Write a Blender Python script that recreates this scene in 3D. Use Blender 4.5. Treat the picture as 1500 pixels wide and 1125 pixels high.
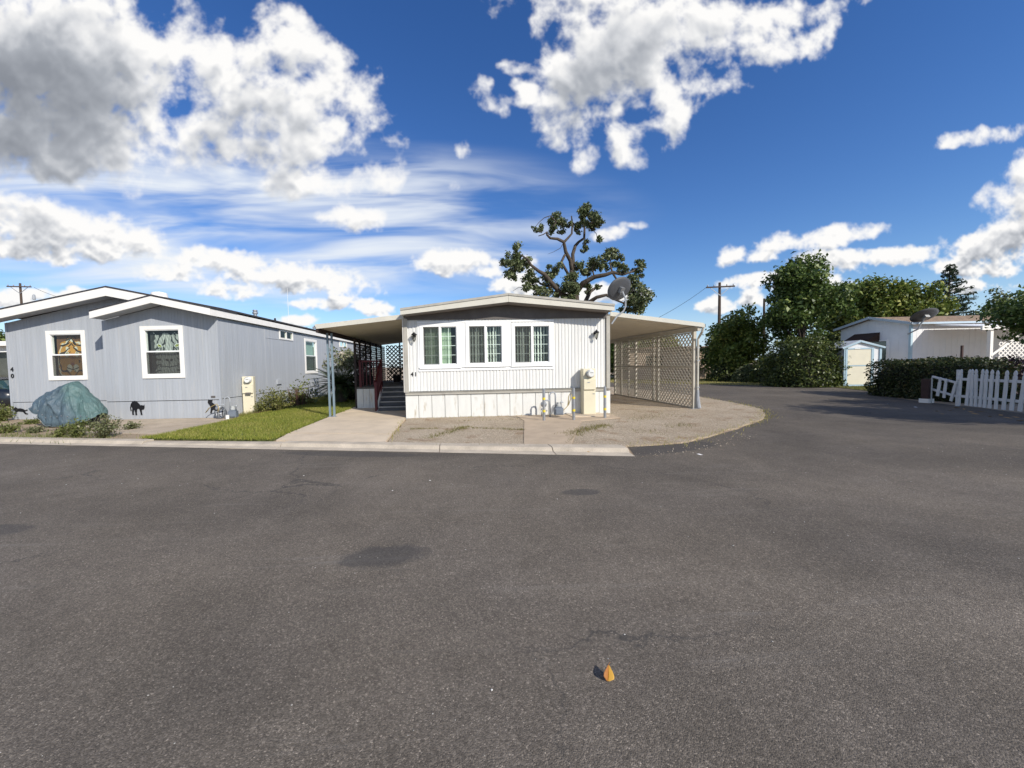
import bpy, math, random
import numpy as np
from mathutils import Vector, Matrix, noise as mnoise
R = math.radians
for o in list(bpy.data.objects): bpy.data.objects.remove(o)
scene = bpy.context.scene
COL = scene.collection
random.seed(7); rng = np.random.default_rng(11)

# ------------------------------------------------------------------ camera
F, PX, PY, EYE = 565.0, 690.0, 562.5, 1.55           # focal length and centre in photo pixels (1500 wide)
YAW, PITCH, ROLL = R(2.5), R(2.75), R(1.15)
fw = Vector((math.sin(YAW)*math.cos(PITCH), math.cos(YAW)*math.cos(PITCH), -math.sin(PITCH)))
r0 = Vector((math.cos(YAW), -math.sin(YAW), 0)); u0 = r0.cross(fw)
rt = r0*math.cos(ROLL) - u0*math.sin(ROLL); up = rt.cross(fw)
CAM = Vector((0, 0, EYE))
cd = bpy.data.cameras.new('camera'); cam = bpy.data.objects.new('camera', cd); COL.objects.link(cam)
cam.matrix_world = Matrix(((rt.x, up.x, -fw.x, CAM.x), (rt.y, up.y, -fw.y, CAM.y), (rt.z, up.z, -fw.z, CAM.z), (0, 0, 0, 1)))
cd.sensor_width = 36; cd.sensor_fit = 'HORIZONTAL'; cd.lens = F/1500*36; cd.shift_x = (750-PX)/1500
cd.clip_start = 0.05; cd.clip_end = 3000
scene.camera = cam

def ray(px, py): return fw + rt*((px-PX)/F) + up*((PY-py)/F)
def G(px, py, z=0.0):
    d = ray(px, py); return CAM + d*((z-EYE)/d.z)
def K(px, py, k): return CAM + ray(px, py)*k
def AY(px, py, y):
    d = ray(px, py); return CAM + d*(y/d.y)
def GV(px, k):                                        # ground point below a pixel column at depth k
    p = K(px, 530, k); return Vector((p.x, p.y, 0))

# ------------------------------------------------------------------ light
SUN_AZ, SUN_EL = R(38), R(33)
to_sun = Vector((math.sin(SUN_AZ)*math.cos(SUN_EL), -math.cos(SUN_AZ)*math.cos(SUN_EL), math.sin(SUN_EL)))
sd = bpy.data.lights.new('sun', 'SUN'); sun = bpy.data.objects.new('sun', sd); COL.objects.link(sun)
sd.energy = 4.2; sd.angle = R(0.5); sd.color = (1.0, 0.945, 0.86)
sun.rotation_euler = (-to_sun).to_track_quat('-Z', 'Y').to_euler(); sun.location = (30, -30, 40)
scene.view_settings.view_transform = 'Standard'; scene.view_settings.look = 'None'
scene.view_settings.gamma = 1; scene.view_settings.use_curve_mapping = False
scene.view_settings.exposure = 0.25

world = bpy.data.worlds.new('World'); scene.world = world; world.use_nodes = True

class NT:
    def __init__(s, nt): s.nt = nt
    def n(s, t, **kw):
        nd = s.nt.nodes.new(t)
        for k, v in kw.items(): setattr(nd, k, v)
        return nd
    def l(s, a, b): s.nt.links.new(a, b)
    def put(s, sock, v):
        if hasattr(v, 'is_output'): s.l(v, sock)
        elif v is not None: sock.default_value = v
    def math(s, op, a, b=None, c=None, clamp=False):
        nd = s.n('ShaderNodeMath', operation=op, use_clamp=clamp)
        for i, v in enumerate((a, b, c)): s.put(nd.inputs[i], v)
        return nd.outputs[0]
    def vm(s, op, a, b=None):
        nd = s.n('ShaderNodeVectorMath', operation=op); s.put(nd.inputs[0], a)
        if b is not None: s.put(nd.inputs[1], b)
        return nd.outputs['Value'] if op in ('DOT_PRODUCT', 'LENGTH') else nd.outputs[0]
    def noise(s, vec, scale, detail=4, rough=.55, dist=0, out=0, dim='3D'):
        nd = s.n('ShaderNodeTexNoise', noise_dimensions=dim)
        if vec is not None: s.l(vec, nd.inputs['Vector'])
        nd.inputs['Scale'].default_value = scale; nd.inputs['Detail'].default_value = detail
        nd.inputs['Roughness'].default_value = rough; nd.inputs['Distortion'].default_value = dist
        return nd.outputs[out]
    def ramp(s, fac, stops, interp='LINEAR'):
        nd = s.n('ShaderNodeValToRGB'); nd.color_ramp.interpolation = interp; e = nd.color_ramp.elements
        while len(e) < len(stops): e.new(.5)
        for i, (p, c) in enumerate(stops):
            e[i].position = p; e[i].color = (c, c, c, 1) if isinstance(c, (int, float)) else (*c[:3], 1)
        s.l(fac, nd.inputs[0]); return nd.outputs[0]
    def mix(s, fac, a, b, blend='MIX'):
        nd = s.n('ShaderNodeMix', data_type='RGBA', blend_type=blend)
        col = lambda v: (*v[:3], 1) if isinstance(v, (tuple, list)) else v
        s.put(nd.inputs[0], fac); s.put(nd.inputs[6], col(a)); s.put(nd.inputs[7], col(b)); return nd.outputs[2]
    def maprange(s, v, a, b, c=0., d=1., smooth=False):
        nd = s.n('ShaderNodeMapRange', interpolation_type='SMOOTHSTEP' if smooth else 'LINEAR')
        s.put(nd.inputs[0], v)
        for i, x in enumerate((a, b, c, d)): s.put(nd.inputs[i+1], x)
        return nd.outputs[0]

# --- clouds: coverage and light over the sky directions (gnomonic about world +Y, mirrored behind), computed here
BLOBS = [  # px, py, rx, ry, turn deg, weight
 (70,120,205,125,22,1.5),(150,50,120,75,30,1.2),(20,205,190,52,4,1.3),(180,160,80,75,30,1.0),(140,235,75,26,-8,.9),(60,255,70,18,-4,.6),(225,120,46,55,30,.8),
 (300,78,52,58,-30,.62),(285,14,26,16,30,.40),(405,45,38,56,-28,.80),(455,95,68,52,38,.85),(385,165,100,60,0,1.0),(500,190,62,50,35,.62),(345,212,88,44,4,1.1),(435,222,58,24,-8,.8),(548,165,20,46,-12,.5),(240,215,40,30,0,.5),(420,110,60,50,20,.6),(520,130,42,36,30,.55),
 (490,262,88,26,-6,.85),(568,264,24,24,0,.7),(440,282,52,16,0,.5),(522,320,46,23,-4,1.15),
 (60,328,140,34,6,1.1),(170,352,80,26,8,1.0),(40,365,190,18,3,1.1),(10,305,70,18,4,.8),
 (330,385,88,22,3,1.0),(430,405,118,24,6,1.05),(255,402,56,17,0,.75),(330,425,48,13,0,.6),
 (500,448,72,13,2,1.0),(430,470,55,9,0,.8),(552,455,28,11,0,.8),(18,438,52,17,0,1.0),(122,425,28,9,0,.8),(75,432,46,8,0,.6),
 (665,384,64,23,6,1.15),(635,378,30,19,0,.8),(715,400,26,10,0,.7),
 (865,100,70,62,-38,1.25),(945,55,105,52,-20,1.35),(1055,38,100,42,-10,1.2),(835,160,46,40,-40,1.15),(1190,15,76,20,-10,.85),(1195,52,40,20,-24,.8),(880,165,64,28,-24,.9),
 (912,222,28,24,50,.85),(855,228,18,22,20,.7),(995,168,34,24,-32,.75),(1120,82,30,20,-20,.7),(1045,112,34,36,-40,.62),(930,188,44,18,-24,.5),(975,208,15,10,-35,.35),(1080,120,20,18,-30,.4),
 (712,132,21,26,10,1.2),(757,92,20,14,-10,.95),(769,136,16,18,20,.9),(680,212,12,14,20,.45),(665,273,9,10,30,.2),(740,150,10,12,0,.4),(798,32,16,24,15,.5),(770,3,30,9,0,.5),(870,3,50,14,0,.7),
 (1440,198,56,13,-10,.9),(1400,212,24,7,-16,.6),(1495,184,40,11,0,.7),(1497,240,10,7,0,.5),
 (1125,362,36,16,-18,.95),(1070,373,24,14,-22,.9),(1220,345,62,20,-14,1.1),(1280,335,32,14,-10,.75),(1310,376,70,15,-3,1.15),(1225,382,66,18,0,.95),(1455,355,70,28,-18,1.3),(1500,325,48,18,-14,.95),(1390,388,44,10,0,.75),
 (1100,408,48,13,-8,.9),(1050,447,28,14,0,.95),(1100,440,28,16,0,.8),(1180,415,70,18,0,.85),(1440,395,64,13,0,.85),
 (830,120,40,60,-20,1.1),(900,60,90,70,-30,1.2),(985,110,70,40,-35,.8),(350,110,70,60,-20,.8),(470,150,80,60,20,.8),(320,180,60,50,0,.8),(60,240,110,30,4,1.0),(200,70,60,50,35,.9),(893,344,30,11,-4,.75),(928,330,16,5,0,.35),(775,385,20,16,0,.6),(760,418,44,19,0,1.0),(880,430,70,16,0,.85),(1420,420,60,11,0,.7),
]
def uv_of(px, py):
    d = ray(px, py); return d.x/d.y, d.z/d.y
def perlin(x, y, seed):
    rg = np.random.default_rng(seed); a = rg.random((256, 256))*2*np.pi; gx, gy = np.cos(a).astype(np.float32), np.sin(a).astype(np.float32)
    xi, yi = np.floor(x).astype(np.int32), np.floor(y).astype(np.int32); fx, fy = x-xi, y-yi; u, v = fx*fx*fx*(fx*(fx*6-15)+10), fy*fy*fy*(fy*(fy*6-15)+10)
    def gd(i, j): I, J = (xi+i) & 255, (yi+j) & 255; return gx[I, J]*(fx-i) + gy[I, J]*(fy-j)
    p, q = gd(0, 0)*(1-u)+gd(1, 0)*u, gd(0, 1)*(1-u)+gd(1, 1)*u; return (p*(1-v)+q*v)*1.5
def fbm(x, y, f, n, seed, rough=.55, billow=False):
    s, a, t = 0, 1.0, 0
    for i in range(n):
        p = perlin(x*f, y*f, seed+i); s = s + a*((np.abs(p)*2-.55) if billow else p); t += a; a *= rough; f *= 2.03
    return s/t
def sstep(a, b, x): t = np.clip((x-a)/(b-a), 0, 1); return t*t*(3-2*t)
U0, U1, V0, V1, PPU = -3.2, 3.2, -.04, 1.96, 460
def cloud_maps():
    W, H_ = int((U1-U0)*PPU), int((V1-V0)*PPU); u = np.linspace(U0, U1, W, dtype=np.float32)[None]; v = np.linspace(V0, V1, H_, dtype=np.float32)[:, None]
    X, Y = np.broadcast_to(u, (H_, W)).copy(), np.broadcast_to(v, (H_, W)).copy()
    low = sstep(.62, .12, Y)
    amp = .35+.65*sstep(.05, .6, Y)
    wx, wy = fbm(X, Y*1.2, 5.0, 4, 1, .5)*.05*amp, fbm(X, Y*1.2, 5.0, 4, 21, .5)*.042*amp
    Xw, Yw = X+wx, Y+wy
    rg = np.random.default_rng(5); blobs = []
    for (bx, by, rx, ry, an, w) in BLOBS:
        cu, cv = uv_of(bx, by); u1, v1 = uv_of(bx+10, by); u2, v2 = uv_of(bx, by+10)
        blobs.append((cu, cv, rx*math.hypot(u1-cu, v1-cv)/10, ry*math.hypot(u2-cu, v2-cv)/10, -R(an)+math.atan2(v1-cv, u1-cu), w))
    for i in range(60):                                # more of the same sky outside the frame
        cu, cv = rg.uniform(-3.1, 3.1), rg.uniform(.1, 1.9)
        if -1.35 < cu < 1.6 and cv < 1.12: continue
        for j in range(4): k = .5+cv; blobs.append((cu+.2*rg.normal()*k, cv+.05*rg.normal()*k, .16*k*rg.uniform(.5, 1.2), .07*k*rg.uniform(.5, 1.2), rg.normal()*.3, rg.uniform(.6, 1.1)))
    M = np.full(X.shape, -1.0, np.float32)
    for cu, cv, ru, rv, an, w in blobs:
        kk = 1.16 if cv > .35 else 1.04; ru, rv = ru*kk, rv*kk; e = 2.2*max(ru, rv); i0, i1 = np.searchsorted(u[0], (cu-e, cu+e)); j0, j1 = np.searchsorted(v[:, 0], (cv-e, cv+e))
        if i1 <= i0 or j1 <= j0: continue
        dx, dy = Xw[j0:j1, i0:i1]-cu, Yw[j0:j1, i0:i1]-cv; ca, sa = math.cos(an), math.sin(an)
        d2 = ((dx*ca+dy*sa)/ru)**2 + ((-dx*sa+dy*ca)/rv)**2; f = w*(.95-.9*d2); sub = M[j0:j1, i0:i1]
        hi, lo = np.maximum(sub, f), np.minimum(sub, f); M[j0:j1, i0:i1] = hi + .16*np.exp(-(hi-lo)/.16)*(hi > -.9)*(lo > -.9)*.8
    Xh, Yh = X+wx*.35, Y+wy*.35
    na = fbm(Xh, Yh*1.1, 6.5, 8, 41, .60); nc = fbm(X, Y*1.35, 14, 6, 141, .60); n = na*(1-low)+nc*low
    ba, bc = fbm(Xh, Yh, 9, 5, 61, .55, True), fbm(X, Y*1.25, 21, 4, 161, .55, True); nb = ba*(1-low)+bc*low
    nm = fbm(X+wx*.5, Y+wy*.5, 15, 5, 241, .6)*(1-low)
    D = M + (1.35-.30*low)*n - (.50-.05*low)*nb + .75*nm
    A = sstep(.0, .62+.38*(1-low), D)**(.85+.1*low)
    # light: cloud standing between a point and the sun (up and to the right) takes light away
    P_ = np.clip(M*.8+.9*n-.5*nb, 0, 1.7)
    def sh(F_, k):
        dxp = int(k*.45); S = np.zeros_like(F_); S[:-k, :-dxp if dxp else None] = F_[k:, dxp:]; return S
    occ = (.7*sh(P_, 7)+1.0*sh(P_, 16)+1.0*sh(P_, 30)+.9*sh(P_, 50)+.6*sh(P_, 78))/4.2
    ocl = (.8*sh(P_, 4)+1.0*sh(P_, 9)+1.0*sh(P_, 16)+.9*sh(P_, 25)+.5*sh(P_, 36))/4.2; occ = occ*(1-low)+ocl*low
    ns = fbm(Xh, Yh*1.1, 6.5, 4, 41, .5)*(1-low)+fbm(X, Y*1.35, 14, 4, 141, .5)*low; bs = fbm(Xh, Yh, 9, 3, 61, .45, True)*(1-low)+fbm(X, Y*1.25, 21, 3, 161, .45, True)*low
    G_ = np.clip(M*.7+1.2*ns-.8*bs+.22*n, -.4, 2); rel = (.6*(G_-sh(G_, 6))+.5*(G_-sh(G_, 13)))*(1-low)+(.6*(G_-sh(G_, 3))+.4*(G_-sh(G_, 7)))*low
    th = np.clip(M, 0, 1.7)
    L = 1.08 - .52*sstep(.15, 1.10, occ) - (.26-.22*low)*sstep(.5, 1.5, th) + np.clip(rel, -.5, .5)*(.40+.22*low)*(1-.6*sstep(.6, 1.4, th)) + .05*n
    L = L - .16*low*sstep(.20, .85, occ)
    L = L - .34*np.exp(-(((Xw+1.36)/.46)**2+((Yw-.60-.12*(Xw+1.3))/.24)**2))*sstep(.3, .9, M)     # the heavy base at the upper left
    return A.astype(np.float32), np.clip(L, 0, 1.15).astype(np.float32)

wt = NT(world.node_tree); world.node_tree.nodes.clear()
tc = wt.n('ShaderNodeTexCoord'); sep = wt.n('ShaderNodeSeparateXYZ'); wt.l(tc.outputs['Generated'], sep.inputs[0])
ay = wt.math('MAXIMUM', wt.math('ABSOLUTE', sep.outputs[1]), .02)
cmb = wt.n('ShaderNodeCombineXYZ')
wt.l(wt.math('DIVIDE', sep.outputs[0], ay), cmb.inputs[0]); wt.l(wt.math('DIVIDE', sep.outputs[2], ay), cmb.inputs[1])
UV = cmb.outputs[0]
CA, CL = cloud_maps()
cim = bpy.data.images.new('cloud_cover', CA.shape[1], CA.shape[0], float_buffer=True, alpha=False); cim.colorspace_settings.name = 'Non-Color'
cim.pixels.foreach_set(np.stack([CA, CL, CA*0, CA*0+1], -1).astype(np.float32).ravel()); cim.update()
uvm = wt.n('ShaderNodeVectorMath', operation='MULTIPLY_ADD'); wt.l(UV, uvm.inputs[0]); uvm.inputs[1].default_value = (1/(U1-U0), 1/(V1-V0), 0); uvm.inputs[2].default_value = (-U0/(U1-U0), -V0/(V1-V0), 0)
cit = wt.n('ShaderNodeTexImage', interpolation='Cubic', extension='CLIP'); cit.image = cim; wt.l(uvm.outputs[0], cit.inputs[0])
csp = wt.n('ShaderNodeSeparateColor'); wt.l(cit.outputs[0], csp.inputs[0]); alpha, lit = csp.outputs[0], csp.outputs[1]
sepuv = wt.n('ShaderNodeSeparateXYZ'); wt.l(UV, sepuv.inputs[0])
# cirrus veil, low and to the left
stm = wt.n('ShaderNodeMapping'); wt.l(UV, stm.inputs[0]); stm.inputs['Scale'].default_value = (1.3, 9, 1); stm.inputs['Rotation'].default_value = (0, 0, R(5))
cir = wt.noise(stm.outputs[0], 1.5, 4, .52, .5)
u, v = uv_of(330, 330)
cmk = wt.n('ShaderNodeMapping', vector_type='TEXTURE'); wt.l(UV, cmk.inputs[0]); cmk.inputs['Location'].default_value = (u, v, 0); cmk.inputs['Scale'].default_value = (1.15, .26, 1)
cm = wt.math('SUBTRACT', 1.0, wt.vm('LENGTH', cmk.outputs[0]), clamp=True)
cirA = wt.math('MULTIPLY', wt.maprange(cir, .30, .72, smooth=True), wt.math('MULTIPLY', wt.maprange(cm, 0, .55, smooth=True), 1.05), clamp=True)
ccol = wt.ramp(lit, [(0.0, (.24, .26, .30)), (.35, (.42, .445, .49)), (.65, (.70, .715, .745)), (.95, (1.0, .99, .975))])
ccs = wt.n('ShaderNodeVectorMath', operation='SCALE'); wt.l(ccol, ccs.inputs[0]); ccs.inputs['Scale'].default_value = 7.6
sky = wt.n('ShaderNodeTexSky', sky_type='NISHITA', sun_disc=False)
sky.sun_elevation = SUN_EL; sky.sun_rotation = math.pi - SUN_AZ; sky.altitude = 50; sky.air_density = 1.0; sky.dust_density = .0; sky.ozone_density = 3.5
hs = wt.n('ShaderNodeHueSaturation'); wt.l(sky.outputs[0], hs.inputs['Color']); hs.inputs['Saturation'].default_value = 1.24; hs.inputs['Value'].default_value = 1.08; hs.inputs['Hue'].default_value = .512
hz = wt.math('MULTIPLY', wt.maprange(sep.outputs[2], .0, .16, 1, 0, smooth=True), .75)
skh = wt.mix(hz, hs.outputs[0], (3.9, 5.3, 7.2))
skc = wt.mix(cirA, skh, (6.4, 6.8, 7.3))
# clouds are gone below the horizon
above = wt.maprange(sep.outputs[2], -.005, .01)
fin = wt.mix(wt.math('MULTIPLY', alpha, above), skc, ccs.outputs[0])
bg = wt.n('ShaderNodeBackground'); wt.l(fin, bg.inputs[0]); bg.inputs[1].default_value = .11
wo = wt.n('ShaderNodeOutputWorld'); wt.l(bg.outputs[0], wo.inputs[0])

# ------------------------------------------------------------------ materials
MATS = {}
def mat(name, col, rough=.7, var=.12, scale=6, bump=0, bscale=None, metal=0, spec=.4, dirt=None, stretch=None, fine=None):
    if name in MATS: return MATS[name]
    m = bpy.data.materials.new(name); m.use_nodes = True; t = NT(m.node_tree)
    b = m.node_tree.nodes['Principled BSDF']
    co = t.n('ShaderNodeTexCoord').outputs['Object']
    if stretch:
        mp = t.n('ShaderNodeMapping'); t.l(co, mp.inputs[0]); mp.inputs['Scale'].default_value = stretch; vec = mp.outputs[0]
    else: vec = co
    n = t.noise(vec, scale, 6, .6)
    f = t.ramp(n, [(.25, 1-var*1.6), (.75, 1+var)])
    c = t.mix(1.0, col, f, 'MULTIPLY')
    if fine:
        n3 = t.noise(co, fine[0], 2, .7); f3 = t.ramp(n3, [(.3, 1-fine[1]), (.7, 1+fine[1])]); c = t.mix(1.0, c, f3, 'MULTIPLY')
    if dirt:
        n2 = t.noise(vec, dirt[1], 7, .65); c = t.mix(t.maprange(n2, dirt[2], dirt[2]+.2), c, dirt[0])
    t.l(c, b.inputs['Base Color'])
    b.inputs['Roughness'].default_value = rough; b.inputs['Metallic'].default_value = metal; b.inputs['Specular IOR Level'].default_value = spec
    if bump:
        bn = t.noise(vec, bscale or scale*6, 5, .6); bp = t.n('ShaderNodeBump'); bp.inputs['Strength'].default_value = bump; bp.inputs['Distance'].default_value = .01
        t.l(bn, bp.inputs['Height']); t.l(bp.outputs[0], b.inputs['Normal'])
    MATS[name] = m; return m

def leaf_mat(name, c1, c2, c3=None, rough=.5, trans=.25):
    if name in MATS: return MATS[name]
    m = bpy.data.materials.new(name); m.use_nodes = True; t = NT(m.node_tree)
    b = m.node_tree.nodes['Principled BSDF']; out = m.node_tree.nodes['Material Output']
    gm = t.n('ShaderNodeNewGeometry'); st = [(0, c1), (.75, c2)] + ([(1, c3)] if c3 else [])
    c = t.ramp(gm.outputs['Random Per Island'], st)
    t.l(c, b.inputs['Base Color']); b.inputs['Roughness'].default_value = rough; b.inputs['Specular IOR Level'].default_value = .35
    tr = t.n('ShaderNodeBsdfTranslucent'); t.l(c, tr.inputs[0]); mx = t.n('ShaderNodeMixShader'); mx.inputs[0].default_value = trans
    t.l(b.outputs[0], mx.inputs[1]); t.l(tr.outputs[0], mx.inputs[2]); t.l(mx.outputs[0], out.inputs[0])
    MATS[name] = m; return m

def glass_mat(name, tint=(.85, .92, .88), refl=1.0):
    if name in MATS: return MATS[name]
    m = bpy.data.materials.new(name); m.use_nodes = True; t = NT(m.node_tree); nt = m.node_tree; nt.nodes.remove(nt.nodes['Principled BSDF'])
    out = nt.nodes['Material Output']; tr = t.n('ShaderNodeBsdfTransparent'); tr.inputs[0].default_value = (*tint, 1)
    gl = t.n('ShaderNodeBsdfGlossy'); gl.inputs['Roughness'].default_value = .02
    fr = t.n('ShaderNodeLayerWeight'); fr.inputs['Blend'].default_value = .5
    f = t.math('MULTIPLY_ADD', t.math('POWER', fr.outputs['Facing'], 4.0), .6*refl, .05*refl, clamp=True)
    mx = t.n('ShaderNodeMixShader'); t.l(f, mx.inputs[0]); t.l(tr.outputs[0], mx.inputs[1]); t.l(gl.outputs[0], mx.inputs[2]); t.l(mx.outputs[0], out.inputs[0])
    MATS[name] = m; return m
def screen_mat(name, col, op):
    if name in MATS: return MATS[name]
    m = bpy.data.materials.new(name); m.use_nodes = True; t = NT(m.node_tree); nt = m.node_tree
    b = nt.nodes['Principled BSDF']; b.inputs['Base Color'].default_value = (*col, 1); b.inputs['Roughness'].default_value = .8
    tr = t.n('ShaderNodeBsdfTransparent'); mx = t.n('ShaderNodeMixShader'); mx.inputs[0].default_value = op
    t.l(tr.outputs[0], mx.inputs[1]); t.l(b.outputs[0], mx.inputs[2]); t.l(mx.outputs[0], nt.nodes['Material Output'].inputs[0])
    MATS[name] = m; return m
def print_mat(name):
    m = bpy.data.materials.new(name); m.use_nodes = True; t = NT(m.node_tree); b = m.node_tree.nodes['Principled BSDF']
    a = t.n('ShaderNodeVertexColor'); a.layer_name = 'print'; t.l(a.outputs[0], b.inputs['Base Color']); b.inputs['Roughness'].default_value = .9
    return m

white_sid = mat('white_metal_siding', (.71, .705, .675), .45, .07, 1.2, dirt=((.53, .48, .38), 2.4, .58), stretch=(5, 5, .5), bump=.12, bscale=2.5)
skirt_w = mat('white_skirting_paint', (.69, .685, .645), .6, .06, 2, dirt=((.42, .36, .26), 1.9, .56), stretch=(3, 3, .8), bump=.15, bscale=3)
cream = mat('cream_painted_metal', (.58, .555, .475), .55, .07, 2, dirt=((.36, .32, .24), 3, .66))
cream_soff = mat('cream_soffit', (.66, .60, .48), .6, .06, 1.5)
trim_grey = mat('weathered_grey_trim', (.40, .38, .33), .7, .12, 4, dirt=((.22, .20, .17), 5, .62))
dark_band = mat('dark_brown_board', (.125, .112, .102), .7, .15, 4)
white_pvc = mat('white_vinyl', (.85, .85, .83), .4, .03, 4)
white_trim = mat('white_painted_trim', (.84, .81, .75), .55, .05, 3, dirt=((.60, .55, .47), 4, .68))
grey_sid = mat('grey_wood_siding', (.39, .412, .44), .75, .08, 1.0, bump=.2, bscale=30, dirt=((.455, .455, .45), 1.6, .55), stretch=(7, 7, .35))
shingle = mat('dark_roof_shingle', (.045, .045, .05), .9, .25, 9, bump=.6)
brown_shingle = mat('brown_roof_shingle', (.32, .235, .17), .9, .25, 5, bump=.6, fine=(22, .25))
black_paint = mat('black_paint', (.012, .012, .014), .5, .1, 8)
dark_brown = mat('dark_brown_paint', (.035, .022, .020), .6, .2, 8)
red_paint = mat('dark_red_paint', (.085, .008, .012), .5, .15, 6)
step_grey = mat('grey_step_paint', (.10, .10, .105), .7, .15, 6)
nosing = mat('step_nosing', (.40, .39, .37), .6, .12, 6)
post_blue = mat('blue_grey_post_paint', (.19, .25, .29), .5, .1, 5)
latt_tan = mat('tan_lattice_paint', (.58, .53, .44), .7, .12, 6)
post_tan = mat('tan_post_paint', (.50, .46, .38), .7, .12, 5)
galv = mat('galvanised_metal', (.42, .43, .44), .45, .15, 7, metal=.75)
pipe_grey = mat('painted_pipe_grey', (.34, .36, .38), .5, .15, 9)
yellow = mat('yellow_band_paint', (.75, .58, .04), .5, .1, 9)
beige_box = mat('beige_meter_cabinet', (.70, .64, .47), .5, .05, 3, dirt=((.45, .40, .28), 4, .68))
dish_grey = mat('dish_grey_paint', (.075, .078, .085), .6, .1, 5)
bark = mat('tree_bark', (.085, .066, .05), .95, .4, 6, bump=1, bscale=14)
wood_pole = mat('weathered_pole_wood', (.085, .06, .045), .9, .3, 6, bump=.6, stretch=(8, 8, .8))
blind_w = mat('white_blind_fabric', (.70, .72, .66), .8, .05, 4)
curtain = mat('pale_green_curtain', (.50, .60, .45), .85, .08, 4)
rubber = mat('black_rubber', (.015, .015, .015), .8, .1, 8)
pane_glass = glass_mat('window_glass'); screen = screen_mat('insect_screen_mesh', (.045, .05, .045), .5)
screen2 = screen_mat('fine_screen_mesh', (.045, .042, .04), .58)
shed_cream = mat('cream_shed_door', (.74, .69, .54), .6, .05, 2, dirt=((.5, .45, .33), 3, .66))
shed_blue = mat('pale_blue_trim_paint', (.40, .54, .62), .6, .07, 3)
white_wall = mat('white_wall_paint', (.74, .75, .76), .6, .05, 2, dirt=((.55, .54, .52), 3, .66))
brown_post = mat('reddish_brown_stain', (.055, .030, .026), .8, .2, 6)
conc = mat('pale_concrete', (.62, .51, .375), .85, .12, 1.5, bump=.3, bscale=60, fine=(90, .12), dirt=((.42, .35, .27), 1.1, .58))
conc2 = mat('smooth_brown_concrete', (.46, .36, .255), .85, .12, 2.5, bump=.3, bscale=60, fine=(90, .12))
curb_m = mat('worn_curb_concrete', (.50, .43, .335), .85, .18, 2.5, bump=.4, bscale=50, fine=(70, .16), dirt=((.36, .29, .22), 1.6, .60))

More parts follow.
